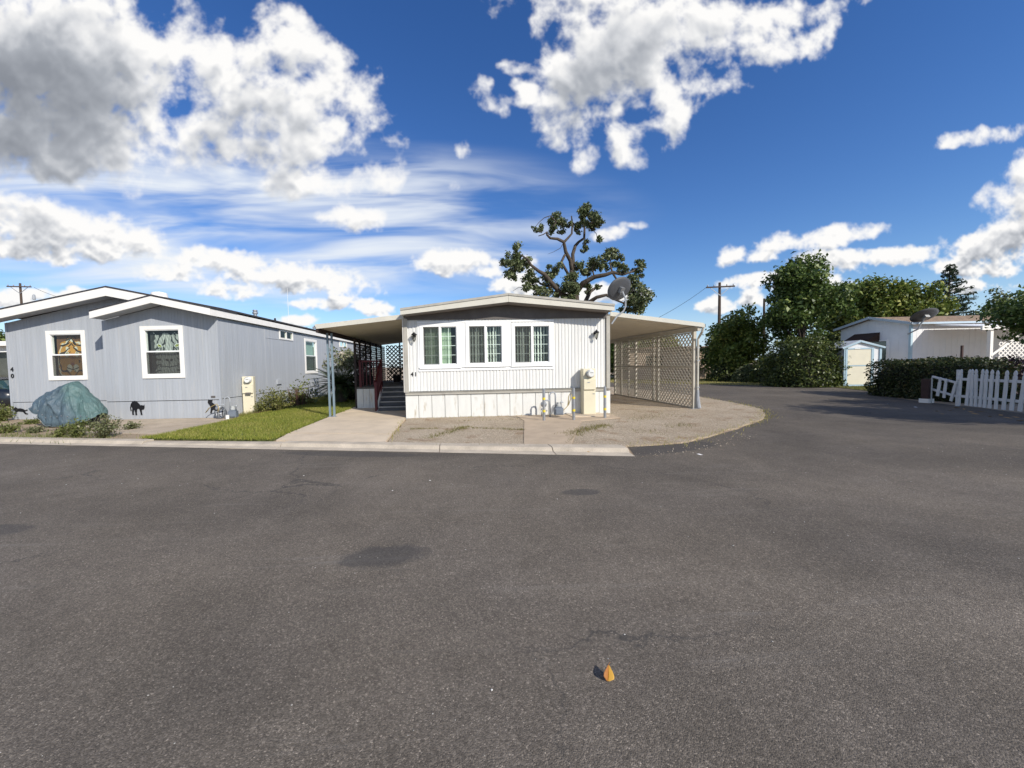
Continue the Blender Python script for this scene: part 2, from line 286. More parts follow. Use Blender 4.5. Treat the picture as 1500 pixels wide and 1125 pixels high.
# ------------------------------------------------------------------ mesh helpers
def tag(o, label=None, cat=None, group=None, kind=None):
    for k, v in (('label', label), ('category', cat), ('group', group), ('kind', kind)):
        if v: o[k] = v
    return o
def empty(name, loc=(0, 0, 0), rz=0, label=None, cat=None, group=None, kind=None):
    o = bpy.data.objects.new(name, None); o.location = loc; o.rotation_euler = (0, 0, rz); o.empty_display_size = .2
    COL.objects.link(o); return tag(o, label, cat, group, kind)
def link(name, me, parent=None):
    o = bpy.data.objects.new(name, me); COL.objects.link(o)
    if parent: o.parent = parent
    return o
def copy_tree(o, parent=None):
    c = o.copy(); COL.objects.link(c)
    if parent: c.parent = parent
    for ch in list(o.children): copy_tree(ch, c)
    return c
class MB:
    def __init__(s): s.v = []; s.f = []; s.m = []
    def add(s, vs, fs, mi=0):
        b = len(s.v); s.v += [tuple(p) for p in vs]
        for f in fs: s.f.append([b+i for i in f]); s.m.append(mi)
        return s
    def box(s, a, b, mi=0):
        (x0, y0, z0), (x1, y1, z1) = a, b
        x0, x1 = min(x0, x1), max(x0, x1); y0, y1 = min(y0, y1), max(y0, y1); z0, z1 = min(z0, z1), max(z0, z1)
        return s.add([(x0, y0, z0), (x1, y0, z0), (x1, y1, z0), (x0, y1, z0), (x0, y0, z1), (x1, y0, z1), (x1, y1, z1), (x0, y1, z1)],
                     [(0, 3, 2, 1), (4, 5, 6, 7), (0, 1, 5, 4), (1, 2, 6, 5), (2, 3, 7, 6), (3, 0, 4, 7)], mi)
    def bar(s, p0, p1, w, h, mi=0, upv=(0, 0, 1)):
        p0, p1 = Vector(p0), Vector(p1); d = (p1-p0).normalized(); upv = Vector(upv)
        if abs(d.dot(upv)) > .98: upv = Vector((0, 1, 0))
        sx = d.cross(upv).normalized(); sy = sx.cross(d)
        vs = []
        for p in (p0, p1):
            for a, b in ((-1, -1), (1, -1), (1, 1), (-1, 1)): vs.append(p + sx*(a*w/2) + sy*(b*h/2))
        return s.add(vs, [(0, 1, 2, 3), (7, 6, 5, 4), (0, 4, 5, 1), (1, 5, 6, 2), (2, 6, 7, 3), (3, 7, 4, 0)], mi)
    def tube(s, pts, r, n=8, mi=0, cap=True):
        pts = [Vector(p) for p in pts]; rs = r if isinstance(r, (list, tuple)) else [r]*len(pts); b = len(s.v); ref = None
        for i, p in enumerate(pts):
            d = (pts[min(i+1, len(pts)-1)] - pts[max(i-1, 0)])
            d = d.normalized() if d.length > 1e-9 else Vector((0, 0, 1))
            if ref is None: ref = Vector((0, 0, 1)) if abs(d.z) < .9 else Vector((1, 0, 0))
            sx = d.cross(ref).normalized(); ref = sx.cross(d).normalized()
            for k in range(n):
                a = 2*math.pi*k/n; s.v.append(tuple(p + (sx*math.cos(a) + ref*math.sin(a))*rs[i]))
        for i in range(len(pts)-1):
            for k in range(n):
                s.f.append([b+i*n+k, b+i*n+(k+1) % n, b+(i+1)*n+(k+1) % n, b+(i+1)*n+k]); s.m.append(mi)
        if cap:
            s.f.append([b+k for k in range(n)][::-1]); s.m.append(mi); s.f.append([b+(len(pts)-1)*n+k for k in range(n)]); s.m.append(mi)
        return s
    def lathe(s, c, prof, n=16, mi=0, axis='z'):
        b = len(s.v); c = Vector(c)
        for (r, h) in prof:
            for k in range(n):
                a = 2*math.pi*k/n; x, y = r*math.cos(a), r*math.sin(a)
                s.v.append(tuple(c + (Vector((x, y, h)) if axis == 'z' else Vector((x, -h, y)) if axis == 'y' else Vector((h, x, y)))))
        for i in range(len(prof)-1):
            for k in range(n): s.f.append([b+i*n+k, b+i*n+(k+1) % n, b+(i+1)*n+(k+1) % n, b+(i+1)*n+k]); s.m.append(mi)
        return s
    def prism(s, poly, y0, y1, mi=0):       # polygon in (x,z), extruded in y
        n = len(poly); vs = [(x, y0, z) for x, z in poly] + [(x, y1, z) for x, z in poly]
        fs = [list(range(n)), list(range(2*n-1, n-1, -1))] + [[i, i+n, (i+1) % n + n, (i+1) % n] for i in range(n)]
        return s.add(vs, fs, mi)
    def slab(s, poly, z0, z1, mi=0):        # polygon in (x,y), extruded in z
        n = len(poly); vs = [(x, y, z0) for x, y in poly] + [(x, y, z1) for x, y in poly]
        fs = [list(range(n))[::-1], list(range(n, 2*n))] + [[i, (i+1) % n, (i+1) % n + n, i+n] for i in range(n)]
        return s.add(vs, fs, mi)
    def build(s, name, mats, parent=None, smooth=False, bevel=0):
        me = bpy.data.meshes.new(name); me.from_pydata(s.v, [], s.f)
        for m in (mats if isinstance(mats, (list, tuple)) else [mats]): me.materials.append(m)
        me.polygons.foreach_set('material_index', s.m)
        if smooth: me.polygons.foreach_set('use_smooth', [True]*len(s.f))
        me.update()
        o = link(name, me, parent)
        if bevel:
            bv = o.modifiers.new('bevel', 'BEVEL'); bv.width = bevel; bv.segments = 2; bv.limit_method = 'ANGLE'
        return o
def nmesh(name, V, Fq, m, parent=None, smooth=False):
    me = bpy.data.meshes.new(name); V = np.asarray(V, np.float32); Fq = np.asarray(Fq, np.int32); n, k = Fq.shape
    me.vertices.add(len(V)); me.vertices.foreach_set('co', V.ravel())
    me.loops.add(n*k); me.loops.foreach_set('vertex_index', Fq.ravel())
    me.polygons.add(n); me.polygons.foreach_set('loop_start', np.arange(n, dtype=np.int32)*k); me.polygons.foreach_set('loop_total', np.full(n, k, np.int32))
    if smooth: me.polygons.foreach_set('use_smooth', np.ones(n, bool))
    me.update(calc_edges=True); me.validate()
    for x in (m if isinstance(m, (list, tuple)) else [m]): me.materials.append(x)
    return link(name, me, parent)
def unit(a): return a/np.maximum(np.linalg.norm(a, axis=1, keepdims=True), 1e-9)
def leaves(name, C, size, m, parent=None, outward=None, upbias=.3, ratio=.55, jitter=.35, fold=.18):
    """one mesh of folded four-corner leaves at the points C"""
    C = np.asarray(C, float); n = len(C)
    nrm = rng.normal(size=(n, 3)); nrm[:, 2] += upbias
    if outward is not None: nrm += outward*.9
    nrm = unit(nrm); a = rng.normal(size=(n, 3)); a[:, 2] -= .3; d = unit(a - nrm*np.sum(a*nrm, 1, keepdims=True)); b = np.cross(nrm, d)
    s = (size*(1+jitter*rng.normal(size=(n, 1)))).clip(size*.4, size*1.9)
    V = np.stack([C-d*s*.5, C+b*s*ratio*.5+nrm*s*fold-d*s*.05, C+d*s*.5, C-b*s*ratio*.5+nrm*s*fold-d*s*.05], 1).reshape(-1, 3)
    return nmesh(name, V, np.arange(4*n).reshape(n, 4), m, parent)
def clump_pts(clumps, dens, shell=.55):
    """leaf points through a list of (x,y,z,r[,squash]) balls, denser near the outside"""
    P, O = [], []
    for c in clumps:
        x, y, z, r = c[:4]; sq = c[4] if len(c) > 4 else 1.0
        n = max(6, int(dens*r*r)); d = unit(rng.normal(size=(n, 3))); rad = r*(shell + (1-shell)*rng.random((n, 1)))*(1+.18*rng.normal(size=(n, 1)))
        p = d*rad; p[:, 2] *= sq; P.append(p + np.array([x, y, z])); O.append(d)
    return np.concatenate(P), np.concatenate(O)
def wall(mb, x0, x1, z0, ztop, y, holes=(), pitch=.1, gw=.012, gd=.008, mi=0, prof='groove', gmi=None):
    """vertical-profile wall in the x-z plane at y facing -y, with real grooves and window openings"""
    cuts = {x0, x1}
    n = int((x1-x0)/pitch); strips = []
    xs = [x0 + i*pitch for i in range(n+1)] + [x1]
    zt = ztop if callable(ztop) else (lambda x: ztop)
    segs = []
    for i in range(len(xs)-1):
        a, b = xs[i], xs[i+1]
        if b-a < 1e-4: continue
        if prof == 'groove': pts = [(a, 0), (max(a, b-gw), 0), (max(a, b-gw), gd), (b, gd), (b, 0)]
        else:  q = (b-a); pts = [(a, 0), (a+q*.55, 0), (a+q*.68, gd), (a+q*.87, gd), (b, 0)]
        segs += [(pts[j], pts[j+1]) for j in range(4)]
    hx = sorted({h[0] for h in holes} | {h[1] for h in holes})
    out = []
    for (xa, da), (xb, db) in segs:
        cc = [xa] + [h for h in hx if xa+1e-5 < h < xb-1e-5] + [xb]
        for j in range(len(cc)-1):
            t0 = 0 if xb == xa else (cc[j]-xa)/(xb-xa); t1 = 1 if xb == xa else (cc[j+1]-xa)/(xb-xa)
            out.append((cc[j], da+(db-da)*t0, cc[j+1], da+(db-da)*t1))
    for xa, da, xb, db in out:
        mid = (xa+xb)/2; spans = [(z0, None)]
        for h in holes:
            if h[0] <= mid <= h[1]:
                ns = []
                for a, b in spans:
                    hi = zt(mid) if b is None else b
                    if h[3] <= a or h[2] >= hi: ns.append((a, b)); continue
                    if h[2] > a: ns.append((a, h[2]))
                    if h[3] < hi: ns.append((h[3], b))
                spans = ns
        for a, b in spans:
            mb.add([(xa, y+da, a), (xb, y+db, a), (xb, y+db, zt(xb) if b is None else b), (xa, y+da, zt(xa) if b is None else b)], [(0, 1, 2, 3)],
                   (gmi if gmi is not None and da > 0 and db > 0 else mi))
def lattice(mb, o, ux, w, z0, z1, sw=.036, sp=.115, t=.008, both=True, top=None):
    """diagonal slats in a vertical panel from o along ux (unit xy), clipped to it"""
    ux = Vector((ux[0], ux[1], 0)).normalized(); nx = Vector((-ux.y, ux.x, 0)); o = Vector((o[0], o[1], 0)); h = z1-z0
    for sgn, off in ((1, 0), (-1, t*1.05)):
        c = -h if sgn > 0 else 0
        c += sp*.5
        while c < (w if sgn > 0 else w+h):
            if sgn > 0: a, b = max(0, c), min(w, c+h); za, zb = a-c, b-c
            else: a, b = max(0, c-h), min(w, c); za, zb = c-a, c-b
            if b-a > .02:
                p0 = o + ux*a + nx*off + Vector((0, 0, z0+za)); p1 = o + ux*b + nx*off + Vector((0, 0, z0+zb))
                mb.bar(p0, p1, t, sw, upv=nx.cross((p1-p0).normalized()))
            c += sp*1.414
def text(name, s, size, m, parent, loc, rot=(math.pi/2, 0, 0), ext=.006):
    cu = bpy.data.curves.new(name, 'FONT'); cu.body = s; cu.size = size; cu.extrude = ext; cu.offset = size*.012
    t = bpy.data.objects.new(name, cu); COL.objects.link(t); dg = bpy.context.evaluated_depsgraph_get()
    me = bpy.data.meshes.new_from_object(t.evaluated_get(dg)); bpy.data.objects.remove(t); me.materials.clear(); me.materials.append(m)
    o = link(name, me, parent); o.location = loc; o.rotation_euler = rot; return o
# ------------------------------------------------------------------ ground, road, yards
def asphalt():
    m = bpy.data.materials.new('asphalt'); m.use_nodes = True; t = NT(m.node_tree); b = m.node_tree.nodes['Principled BSDF']
    co = t.n('ShaderNodeTexCoord').outputs['Object']
    vo = t.n('ShaderNodeTexVoronoi'); t.l(co, vo.inputs['Vector']); vo.inputs['Scale'].default_value = 165
    vs = t.n('ShaderNodeSeparateColor'); t.l(vo.outputs['Color'], vs.inputs[0])
    ag = t.ramp(vs.outputs[0], [(0, .66), (.45, .90), (.8, 1.14), (.97, 1.45), (1, 2.3)])
    vo2 = t.n('ShaderNodeTexVoronoi'); t.l(co, vo2.inputs['Vector']); vo2.inputs['Scale'].default_value = 85
    vs2 = t.n('ShaderNodeSeparateColor'); t.l(vo2.outputs['Color'], vs2.inputs[0])
    ag2 = t.ramp(vs2.outputs[1], [(0, .84), (.6, 1.0), (.9, 1.12), (1, 1.4)])
    big = t.noise(co, .35, 6, .65, .6); bigf = t.ramp(big, [(.28, .70), (.72, 1.24)])
    med = t.noise(co, 2.2, 6, .65); medf = t.ramp(med, [(.25, .82), (.75, 1.16)])
    base = t.mix(t.maprange(t.noise(co, .55, 3), .35, .65), (.168, .142, .112), (.146, .125, .102))
    c = t.mix(1, base, ag, 'MULTIPLY'); c = t.mix(1, c, ag2, 'MULTIPLY'); c = t.mix(1, c, bigf, 'MULTIPLY'); c = t.mix(1, c, medf, 'MULTIPLY')
    # pale tyre scuffs
    for ang, sc, th in ((14, (.35, 4.5, 1), .57), (-25, (.5, 5.5, 1), .63), (-62, (.25, 7, 1), .66)):
        mp = t.n('ShaderNodeMapping'); t.l(co, mp.inputs[0]); mp.inputs['Rotation'].default_value = (0, 0, R(ang)); mp.inputs['Scale'].default_value = sc
        sn = t.noise(mp.outputs[0], 1.0, 7, .68); msk = t.math('MULTIPLY', t.maprange(sn, th, th+.16, smooth=True), .42)
        c = t.mix(msk, c, (.22, .20, .175))
    # lanes polished by tyres, running along the street, and a darker newer strip by the kerb
    sx_ = t.n('ShaderNodeSeparateXYZ'); t.l(co, sx_.inputs[0])
    acr = t.math('ADD', t.math('ADD', sx_.outputs[1], t.math('MULTIPLY', sx_.outputs[0], .2205)), t.math('MULTIPLY', t.math('SUBTRACT', t.noise(co, .6, 4, .6), .5), .9))
    lane = t.ramp(t.math('DIVIDE', acr, 8.0), [(.10, 1.05), (.22, .93), (.33, 1.06), (.48, .92), (.60, 1.07), (.72, .96), (.80, .86), (.86, .80)])
    c = t.mix(1, c, lane, 'MULTIPLY')
    # oil and damp stains
    for (x, y, rx, ry, an, k) in ((-.62, 3.12, .40, .19, 8, .55), (1.49, 4.50, .26, .13, 0, .55), (-4.75, 3.95, .55, .2, 0, .5), (-1.9, 6.95, 1.5, .22, -12, .45), (3.9, 6.7, 1.2, .35, 20, .5)):
        mp = t.n('ShaderNodeMapping', vector_type='TEXTURE'); t.l(co, mp.inputs[0]); mp.inputs['Location'].default_value = (x, y, 0); mp.inputs['Rotation'].default_value = (0, 0, R(an)); mp.inputs['Scale'].default_value = (rx, ry, 1)
        d = t.math('ADD', t.vm('LENGTH', t.vm('MULTIPLY', mp.outputs[0], (1, 1, 0))), t.math('MULTIPLY', t.math('SUBTRACT', t.noise(co, 5, 5, .6), .5), .9))
        msk = t.math('MULTIPLY', t.maprange(d, .72, 1.05, 1, 0, smooth=True), k); c = t.mix(msk, c, (.045, .045, .047))
    # hairline cracks
    cv = t.n('ShaderNodeTexVoronoi', feature='DISTANCE_TO_EDGE'); wv = t.vm('ADD', co, t.vm('MULTIPLY', t.noise(co, 1.1, 5, .7, out=1), (.9, .9, 0))); t.l(wv, cv.inputs['Vector']); cv.inputs['Scale'].default_value = .28
    ck = t.math('MULTIPLY', t.maprange(cv.outputs['Distance'], 0, .0045, 1, 0), t.maprange(t.noise(co, .5, 2), .47, .56)); c = t.mix(t.math('MULTIPLY', ck, .75), c, (.05, .048, .045))
    t.l(c, b.inputs['Base Color']); b.inputs['Roughness'].default_value = .86; b.inputs['Specular IOR Level'].default_value = .25
    h = t.math('ADD', t.math('MULTIPLY', vo.outputs['Distance'], -1.0), t.math('MULTIPLY', t.noise(co, 220, 3, .7), .8))
    bp = t.n('ShaderNodeBump'); bp.inputs['Strength'].default_value = .55; bp.inputs['Distance'].default_value = .006; t.l(h, bp.inputs['Height']); t.l(bp.outputs[0], b.inputs['Normal'])
    return m
def gravel():
    m = bpy.data.materials.new('tan_gravel'); m.use_nodes = True; t = NT(m.node_tree); b = m.node_tree.nodes['Principled BSDF']
    co = t.n('ShaderNodeTexCoord').outputs['Object']
    vo = t.n('ShaderNodeTexVoronoi'); t.l(co, vo.inputs['Vector']); vo.inputs['Scale'].default_value = 75
    vs = t.n('ShaderNodeSeparateColor'); t.l(vo.outputs['Color'], vs.inputs[0])
    ag = t.ramp(vs.outputs[0], [(0, .62), (.4, .9), (.8, 1.15), (1, 1.5)])
    base = t.mix(t.maprange(t.noise(co, .8, 5, .6), .35, .65), (.42, .335, .235), (.52, .43, .32))
    base = t.mix(t.maprange(t.noise(co, 1.7, 6, .65), .56, .68), base, (.34, .235, .145))
    c = t.mix(1, base, ag, 'MULTIPLY')
    t.l(c, b.inputs['Base Color']); b.inputs['Roughness'].default_value = .95; b.inputs['Specular IOR Level'].default_value = .2
    h = t.math('ADD', t.math('MULTIPLY', vo.outputs['Distance'], -1.0), t.math('MULTIPLY', t.noise(co, 9, 5, .6), 1.5))
    bp = t.n('ShaderNodeBump'); bp.inputs['Strength'].default_value = .8; bp.inputs['Distance'].default_value = .02; t.l(h, bp.inputs['Height']); t.l(bp.outputs[0], b.inputs['Normal'])
    return m
asph, grav = asphalt(), gravel()
dirt = mat('dry_tan_soil', (.36, .275, .185), .95, .25, 1.4, bump=.6, bscale=14, fine=(60, .25), dirt=((.12, .11, .06), .7, .58))
lawn_soil = mat('lawn_soil', (.13, .15, .04), .95, .3, 2.5, bump=.6, bscale=20)

mb = MB(); mb.add([(-1500, -1500, 0), (1500, -1500, 0), (1500, 1500, 0), (-1500, 1500, 0)], [(0, 1, 2, 3)]); tag(mb.build('ground', dirt), kind='structure')
def ragged(pts, step=.25, amp=.05, keep=lambda a, b: True, seed=0):
    out = []
    for i in range(len(pts)):
        a, b = Vector(pts[i]), Vector(pts[(i+1) % len(pts)]); L = (b-a).length; n = max(1, int(L/step)) if keep(a, b) and L < 40 else 1
        nr = Vector((-(b-a).y, (b-a).x))/max(L, 1e-6)
        for k in range(n):
            p = a.lerp(b, k/n)
            if n > 1 and k: p = p + nr*(amp*mnoise.noise(Vector((p.x*2.1, p.y*2.1, seed)))*2 + amp*.5*mnoise.noise(Vector((p.x*7, p.y*7, seed+5))))
            out.append((p.x, p.y))
    return out
cf = lambda x: 6.15 - .2205*(x-2.95)               # road-side line of the kerb
cb = lambda x: 6.78 - .208*(x-2.95)                # yard-side line of the kerb
edge = [(3.15, 6.86), (4.27, 7.01), (5.4, 7.69), (6.72, 8.63), (7.9, 9.5), (8.69, 10.35), (9.51, 11.52), (9.95, 13.12), (10.46, 15.93), (10.7, 19), (9.8, 24), (6, 29)]
road = [(-60, cf(-60)), (-25, cf(-25)), (2.95, cf(2.95)+.005)] + edge + [(-10, 37), (-60, 45), (-60, 52), (-10, 45), (8, 35.5), (14, 28), (16.3, 24.9), (18.4, 22.2), (20.0, 19.6), (18.9, 16.6), (17.1, 14.6), (15.9, 12.4), (15.45, 10.6), (14.75, 9.1), (14.9, 6.5), (18, 4.4), (60, -5), (60, -60), (-60, -60)]
mb = MB(); rp = ragged(road, .5, .04); mb.add([(x, y, .006) for x, y in rp], [list(range(len(rp)))]); tag(mb.build('road', asph), kind='structure')
# gravel yard
yard = [(-1.40, cb(-1.4)-.02), (3.05, cb(3.05)-.02)] + [(x-.02, y+.02) for x, y in edge] + [(-1.3, 29)]
mb = MB(); yp = ragged(yard, .2, .05, seed=3); mb.slab(yp, .002, .034); tag(mb.build('gravel_yard', grav), kind='structure')
# concrete path from the meters to the kerb
mb = MB(); mb.slab([(1.28, cb(1.3)), (2.12, cb(2.1)), (3.3, 9.9), (4.5, 10.3), (4.55, 11.30), (1.8, 11.30), (1.85, 10.2)], .004, .046); tag(mb.build('meter_path', conc2), kind='structure')
mb = MB(); mb.box((3.3, 10.62, .004), (4.35, 11.32, .062)); tag(mb.build('meter_pad', conc), kind='structure')
# driveway slabs
drv = empty('driveway', (-2.6, 8, 0), kind='structure')
for a, b in ((0, .06), (.066, .36), (.366, .66), (.666, 1)):
    L0, L1 = Vector((-3.80, 8.30)), Vector((-3.72, 22)); R0, R1 = Vector((-1.42, 7.72)), Vector((-1.55, 22)); e = lambda p, q, s: p.lerp(q, s)
    f = lambda s: s if s < 1 else 1
    yl = lambda s: L0.lerp(L1, s); yr = lambda s: R0.lerp(R1, s)
    bow = -.10
    poly = [yl(a) + Vector((bow*(a > 0) if a < .5 else 0, 0)), yr(a), yr(b), yl(b) + Vector((bow if b < .5 else 0, 0))]
    mb = MB(); mb.slab([(p.x+2.6, p.y-8) for p in poly], .003, .056); mb.build('concrete_slab', conc, drv)
# front strip of the grey house
mb = MB(); mb.slab(ragged([(-22, cb(-22)), (-7.25, cb(-7.25)), (-6.75, 12.4), (-7.4, 12.9), (-15.5, 14.2), (-22, 16)], .25, .04), .003, .03); tag(mb.build('front_dirt_strip', dirt), kind='structure')
mb = MB(); mb.slab([(-10.4, 10.35), (-7.0, 9.6), (-6.85, 12.55), (-11.3, 12.75)], .004, .040); tag(mb.build('front_walk', mat('sandy_concrete', (.46, .375, .275), .9, .15, 2, bump=.4, bscale=40, fine=(60, .18), dirt=((.34, .25, .16), 1.4, .56))), kind='structure')
# kerb of cast sections
kerb = empty('kerb', (2.95, 6.15, 0), kind='structure')
x = 2.95; i = 0
while x > -26:
    L = 2.95 + .25*rng.random() if i else 1.25; xa, xb = x-L+.012, x
    if i == 1: xa += 1.1; L -= 1.1
    h = .075 if x < -4.5 or x > -1.0 else .05
    prof = [(0, .008), (.33, .018), (.44, h), (.62, h+.004), (1.0, h-.012), (1.0, 0), (0, 0)]
    vs = []
    for q in (xa, xb):
        jz = .006*rng.normal()
        for s, z in prof: vs.append((q-2.95, cf(q)+(cb(q)-cf(q))*s - 6.15, z + (jz if z > .03 else 0)))
    n = len(prof); k = MB(); k.add(vs, [list(range(n))[::-1], list(range(n, 2*n))] + [[j, (j+1) % n, (j+1) % n+n, j+n][::1] for j in range(n)])
    k.build('kerb_section', curb_m, kerb, bevel=.008); x -= L; i += 1

# loose stones, as nobody could count them
def inpoly(P, poly):
    x, y = P[:, 0], P[:, 1]; c = np.zeros(len(P), bool); n = len(poly)
    for i in range(n):
        (x1, y1), (x2, y2) = poly[i], poly[i-1]
        with np.errstate(divide='ignore', invalid='ignore'): c ^= ((y1 > y) != (y2 > y)) & (x < (x2-x1)*(y-y1)/(y2-y1)+x1)
    return c
def stones(name, poly, n, z, smin, smax, m):
    A = np.array(poly); P = rng.random((n*3, 2))*(A.max(0)-A.min(0))+A.min(0); P = P[inpoly(P, poly)][:n]; n = len(P)
    s = smin + (smax-smin)*rng.random((n, 1))**3
    o = np.array([(1, 0, 0), (0, 1, 0), (-1, 0, 0), (0, -1, 0), (0, 0, .7), (0, 0, -.5)]); a = rng.random(n)*6.28
    V = o[None]*(1+.35*rng.normal(size=(n, 6, 1)).clip(-1, 1))*s[:, :, None]
    ca, sa = np.cos(a)[:, None], np.sin(a)[:, None]; X = V[..., 0]*ca - V[..., 1]*sa; Y = V[..., 0]*sa + V[..., 1]*ca
    V = np.stack([X+P[:, :1], Y+P[:, 1:], V[..., 2]+z], -1).reshape(-1, 3)
    f = np.array([(0, 1, 4), (1, 2, 4), (2, 3, 4), (3, 0, 4), (1, 0, 5), (2, 1, 5), (3, 2, 5), (0, 3, 5)])
    return tag(nmesh(name, V, (f[None]+6*np.arange(n)[:, None, None]).reshape(-1, 3), m), kind='stuff')
stone_m = leaf_mat('gravel_stone', (.26, .205, .145), (.48, .40, .30), (.66, .58, .47), .9, 0.0)
stones('loose_gravel', [(-1.3, 7.8), (3.1, 6.9)] + edge[:9] + [(7.5, 16), (4.9, 12), (4.7, 11.3), (-1.4, 11.3)], 14000, .034, .003, .015, stone_m)
stones('kerb_pebbles', [(2.9, 6.3), (4.3, 6.8), (6.0, 7.9), (6.3, 7.6), (4.6, 6.4), (3, 6.0)], 260, .008, .004, .016, stone_m)
stones('road_grit', [(-9, 8), (3, 5.4), (9, 7), (9, 2.5), (-2, 1.2), (-5, 3)], 700, .008, .002, .007, leaf_mat('pale_grit', (.3, .28, .25), (.5, .48, .44), (.7, .68, .64), .8, 0))

# grass
def blades(name, P, h, w, m, lean=.5):
    P = np.asarray(P, float); n = len(P); a = rng.random(n)*6.28; hh = (h*(.55+.6*rng.random(n)))
    dx, dy = np.cos(a), np.sin(a); l = lean*rng.normal(size=(2, n))*hh
    V = np.stack([np.stack([P[:, 0]-dx*w, P[:, 1]-dy*w, P[:, 2]], 1), np.stack([P[:, 0]+dx*w, P[:, 1]+dy*w, P[:, 2]], 1), np.stack([P[:, 0]+l[0], P[:, 1]+l[1], P[:, 2]+hh], 1)], 1).reshape(-1, 3)
    return tag(nmesh(name, V, np.arange(3*n).reshape(n, 3), m), kind='stuff')
def scatter(poly, n, z):
    A = np.array(poly); P = rng.random((int(n*2.5), 2))*(A.max(0)-A.min(0))+A.min(0); P = P[inpoly(P, poly)][:n]; return np.column_stack([P, np.full(len(P), z)])
def strip(pts, n, wd, z): 
    out = []
    for i in range(len(pts)-1):
        a, b = Vector(pts[i]), Vector(pts[i+1])
        for _ in range(n):
            p = a.lerp(b, rng.random()); out.append((p.x+wd*rng.normal(), p.y+wd*rng.normal(), z))
    return out
grass_m = leaf_mat('lawn_grass', (.14, .19, .022), (.30, .32, .05), (.52, .47, .14), .6, .35)
dry_m = leaf_mat('dry_grass', (.26, .24, .05), (.42, .37, .11), (.55, .47, .2), .7, .3)
lawn = [(-7.0, 9.05), (-3.93, 8.40), (-4.0, 12.2), (-3.84, 14.4), (-3.78, 24), (-5.6, 24), (-6.0, 19.1), (-6.15, 17.5), (-6.70, 13.65), (-6.72, 11.3)]
mb = MB(); mb.slab(lawn, .004, .058); tag(mb.build('lawn_ground', lawn_soil), kind='structure')
P = scatter(lawn, 60000, .055)
dens = np.array([mnoise.noise(Vector((p[0]*.9, p[1]*.9, 2))) for p in P])
blades('lawn_grass', P[dens+.35*rng.normal(size=len(P)) > -.5], .065, .006, grass_m)
blades('dry_lawn_grass', P[dens+.3*rng.normal(size=len(P)) < -.12], .05, .006, dry_m)
blades('lawn_edge_grass', [(a_[0], a_[1], .05) for a_ in strip([(-3.95, 8.42), (-4.0, 12.2), (-3.84, 14.4)], 900, .05, .05)] + [(a_[0], a_[1], .06) for a_ in strip([(-7.1, 9.05), (-3.9, 8.37)], 1500, .06, .06)] + [(a_[0], a_[1], .03) for a_ in strip([(-7.0, 9.1), (-6.75, 11.3), (-6.72, 13.6)], 900, .09, .03)], .07, .006, grass_m)
side = [(-7.3, 13.3), (-6.8, 12.6), (-6.78, 13.65), (-6.2, 17.5), (-6.1, 24), (-7.0, 24)]
blades('side_weeds', scatter(side, 9000, .0), .16, .006, leaf_mat('weed_grass', (.14, .16, .03), (.26, .25, .06), (.36, .31, .12), .7, .3))
g2 = lambda *q: [tuple(G(a, b))[:2] for a, b in q]
cr = strip(g2((628, 644), (655, 636), (675, 630), (685, 627)), 150, .09, .03) + strip(g2((690, 629), (740, 631), (768, 632)), 110, .035, .03) + strip(g2((600, 631), (640, 630)), 120, .02, .03) \
   + strip(g2((832, 640), (848, 634), (868, 629), (886, 625)), 260, .13, .03) + strip(g2((930, 618), (960, 612)), 90, .16, .03) + strip(g2((985, 628), (1010, 624)), 80, .14, .03) + strip(g2((940, 634), (975, 638)), 60, .16, .03) \
   + strip(g2((670, 619), (770, 616)), 60, .04, .03) + strip(g2((833, 652), (838, 643)), 40, .03, .03) + strip(g2((925, 605), (1000, 612)), 80, .25, .03) + strip(g2((565, 655), (920, 661)), 40, .05, .05)
blades('crack_grass', cr, .055, .006, leaf_mat('crack_grass_blade', (.13, .13, .03), (.22, .20, .06), (.34, .29, .13), .7, .3))
ed_ = [(x_, y_) for x_, y_ in edge[:9]]
blades('yard_edge_weeds', [(a_[0], a_[1], .02) for a_ in strip(ed_, 70, .12, .02)] + [(a_[0], a_[1], .03) for a_ in strip([(-1.3, 11.25), (4.6, 11.2)], 130, .05, .03)] + [(a_[0], a_[1], .03) for a_ in strip([(-1.35, 7.9), (-1.5, 11.2)], 110, .05, .03)], .07, .006, MATS['dry_grass'])
vg = [(12.5, 27.5), (15.6, 25.2), (18.2, 22.4), (20.0, 19.9), (22, 20.5), (26, 30), (18, 40), (11, 36)]
blades('verge_grass', scatter(vg, 14000, 0), .10, .02, dry_m)
mb = MB(); mb.slab([(14, 28.2), (16.4, 25.0), (18.5, 22.4), (20.2, 19.9), (21, 20.5), (28, 34), (12, 42)], .003, .03); tag(mb.build('far_verge', mat('verge_soil', (.17, .16, .06), .95, .25, 1.5)), kind='structure')
mb = MB(); mb.slab([(18.95, 16.7), (20.1, 19.5), (22.5, 19.0), (20.5, 16.4), (17.3, 14.6)], .003, .03); tag(mb.build('shed_verge', mat('verge_soil', (.17, .16, .06), .95, .25, 1.5)), kind='structure')
blades('shed_verge_grass', scatter([(19.0, 16.8), (20.1, 19.4), (21.8, 19.0), (20, 16.4), (17.6, 14.8)], 3000, .02), .10, .012, leaf_mat('verge_green', (.12, .15, .03), (.24, .23, .06), (.34, .30, .12), .7, .3))
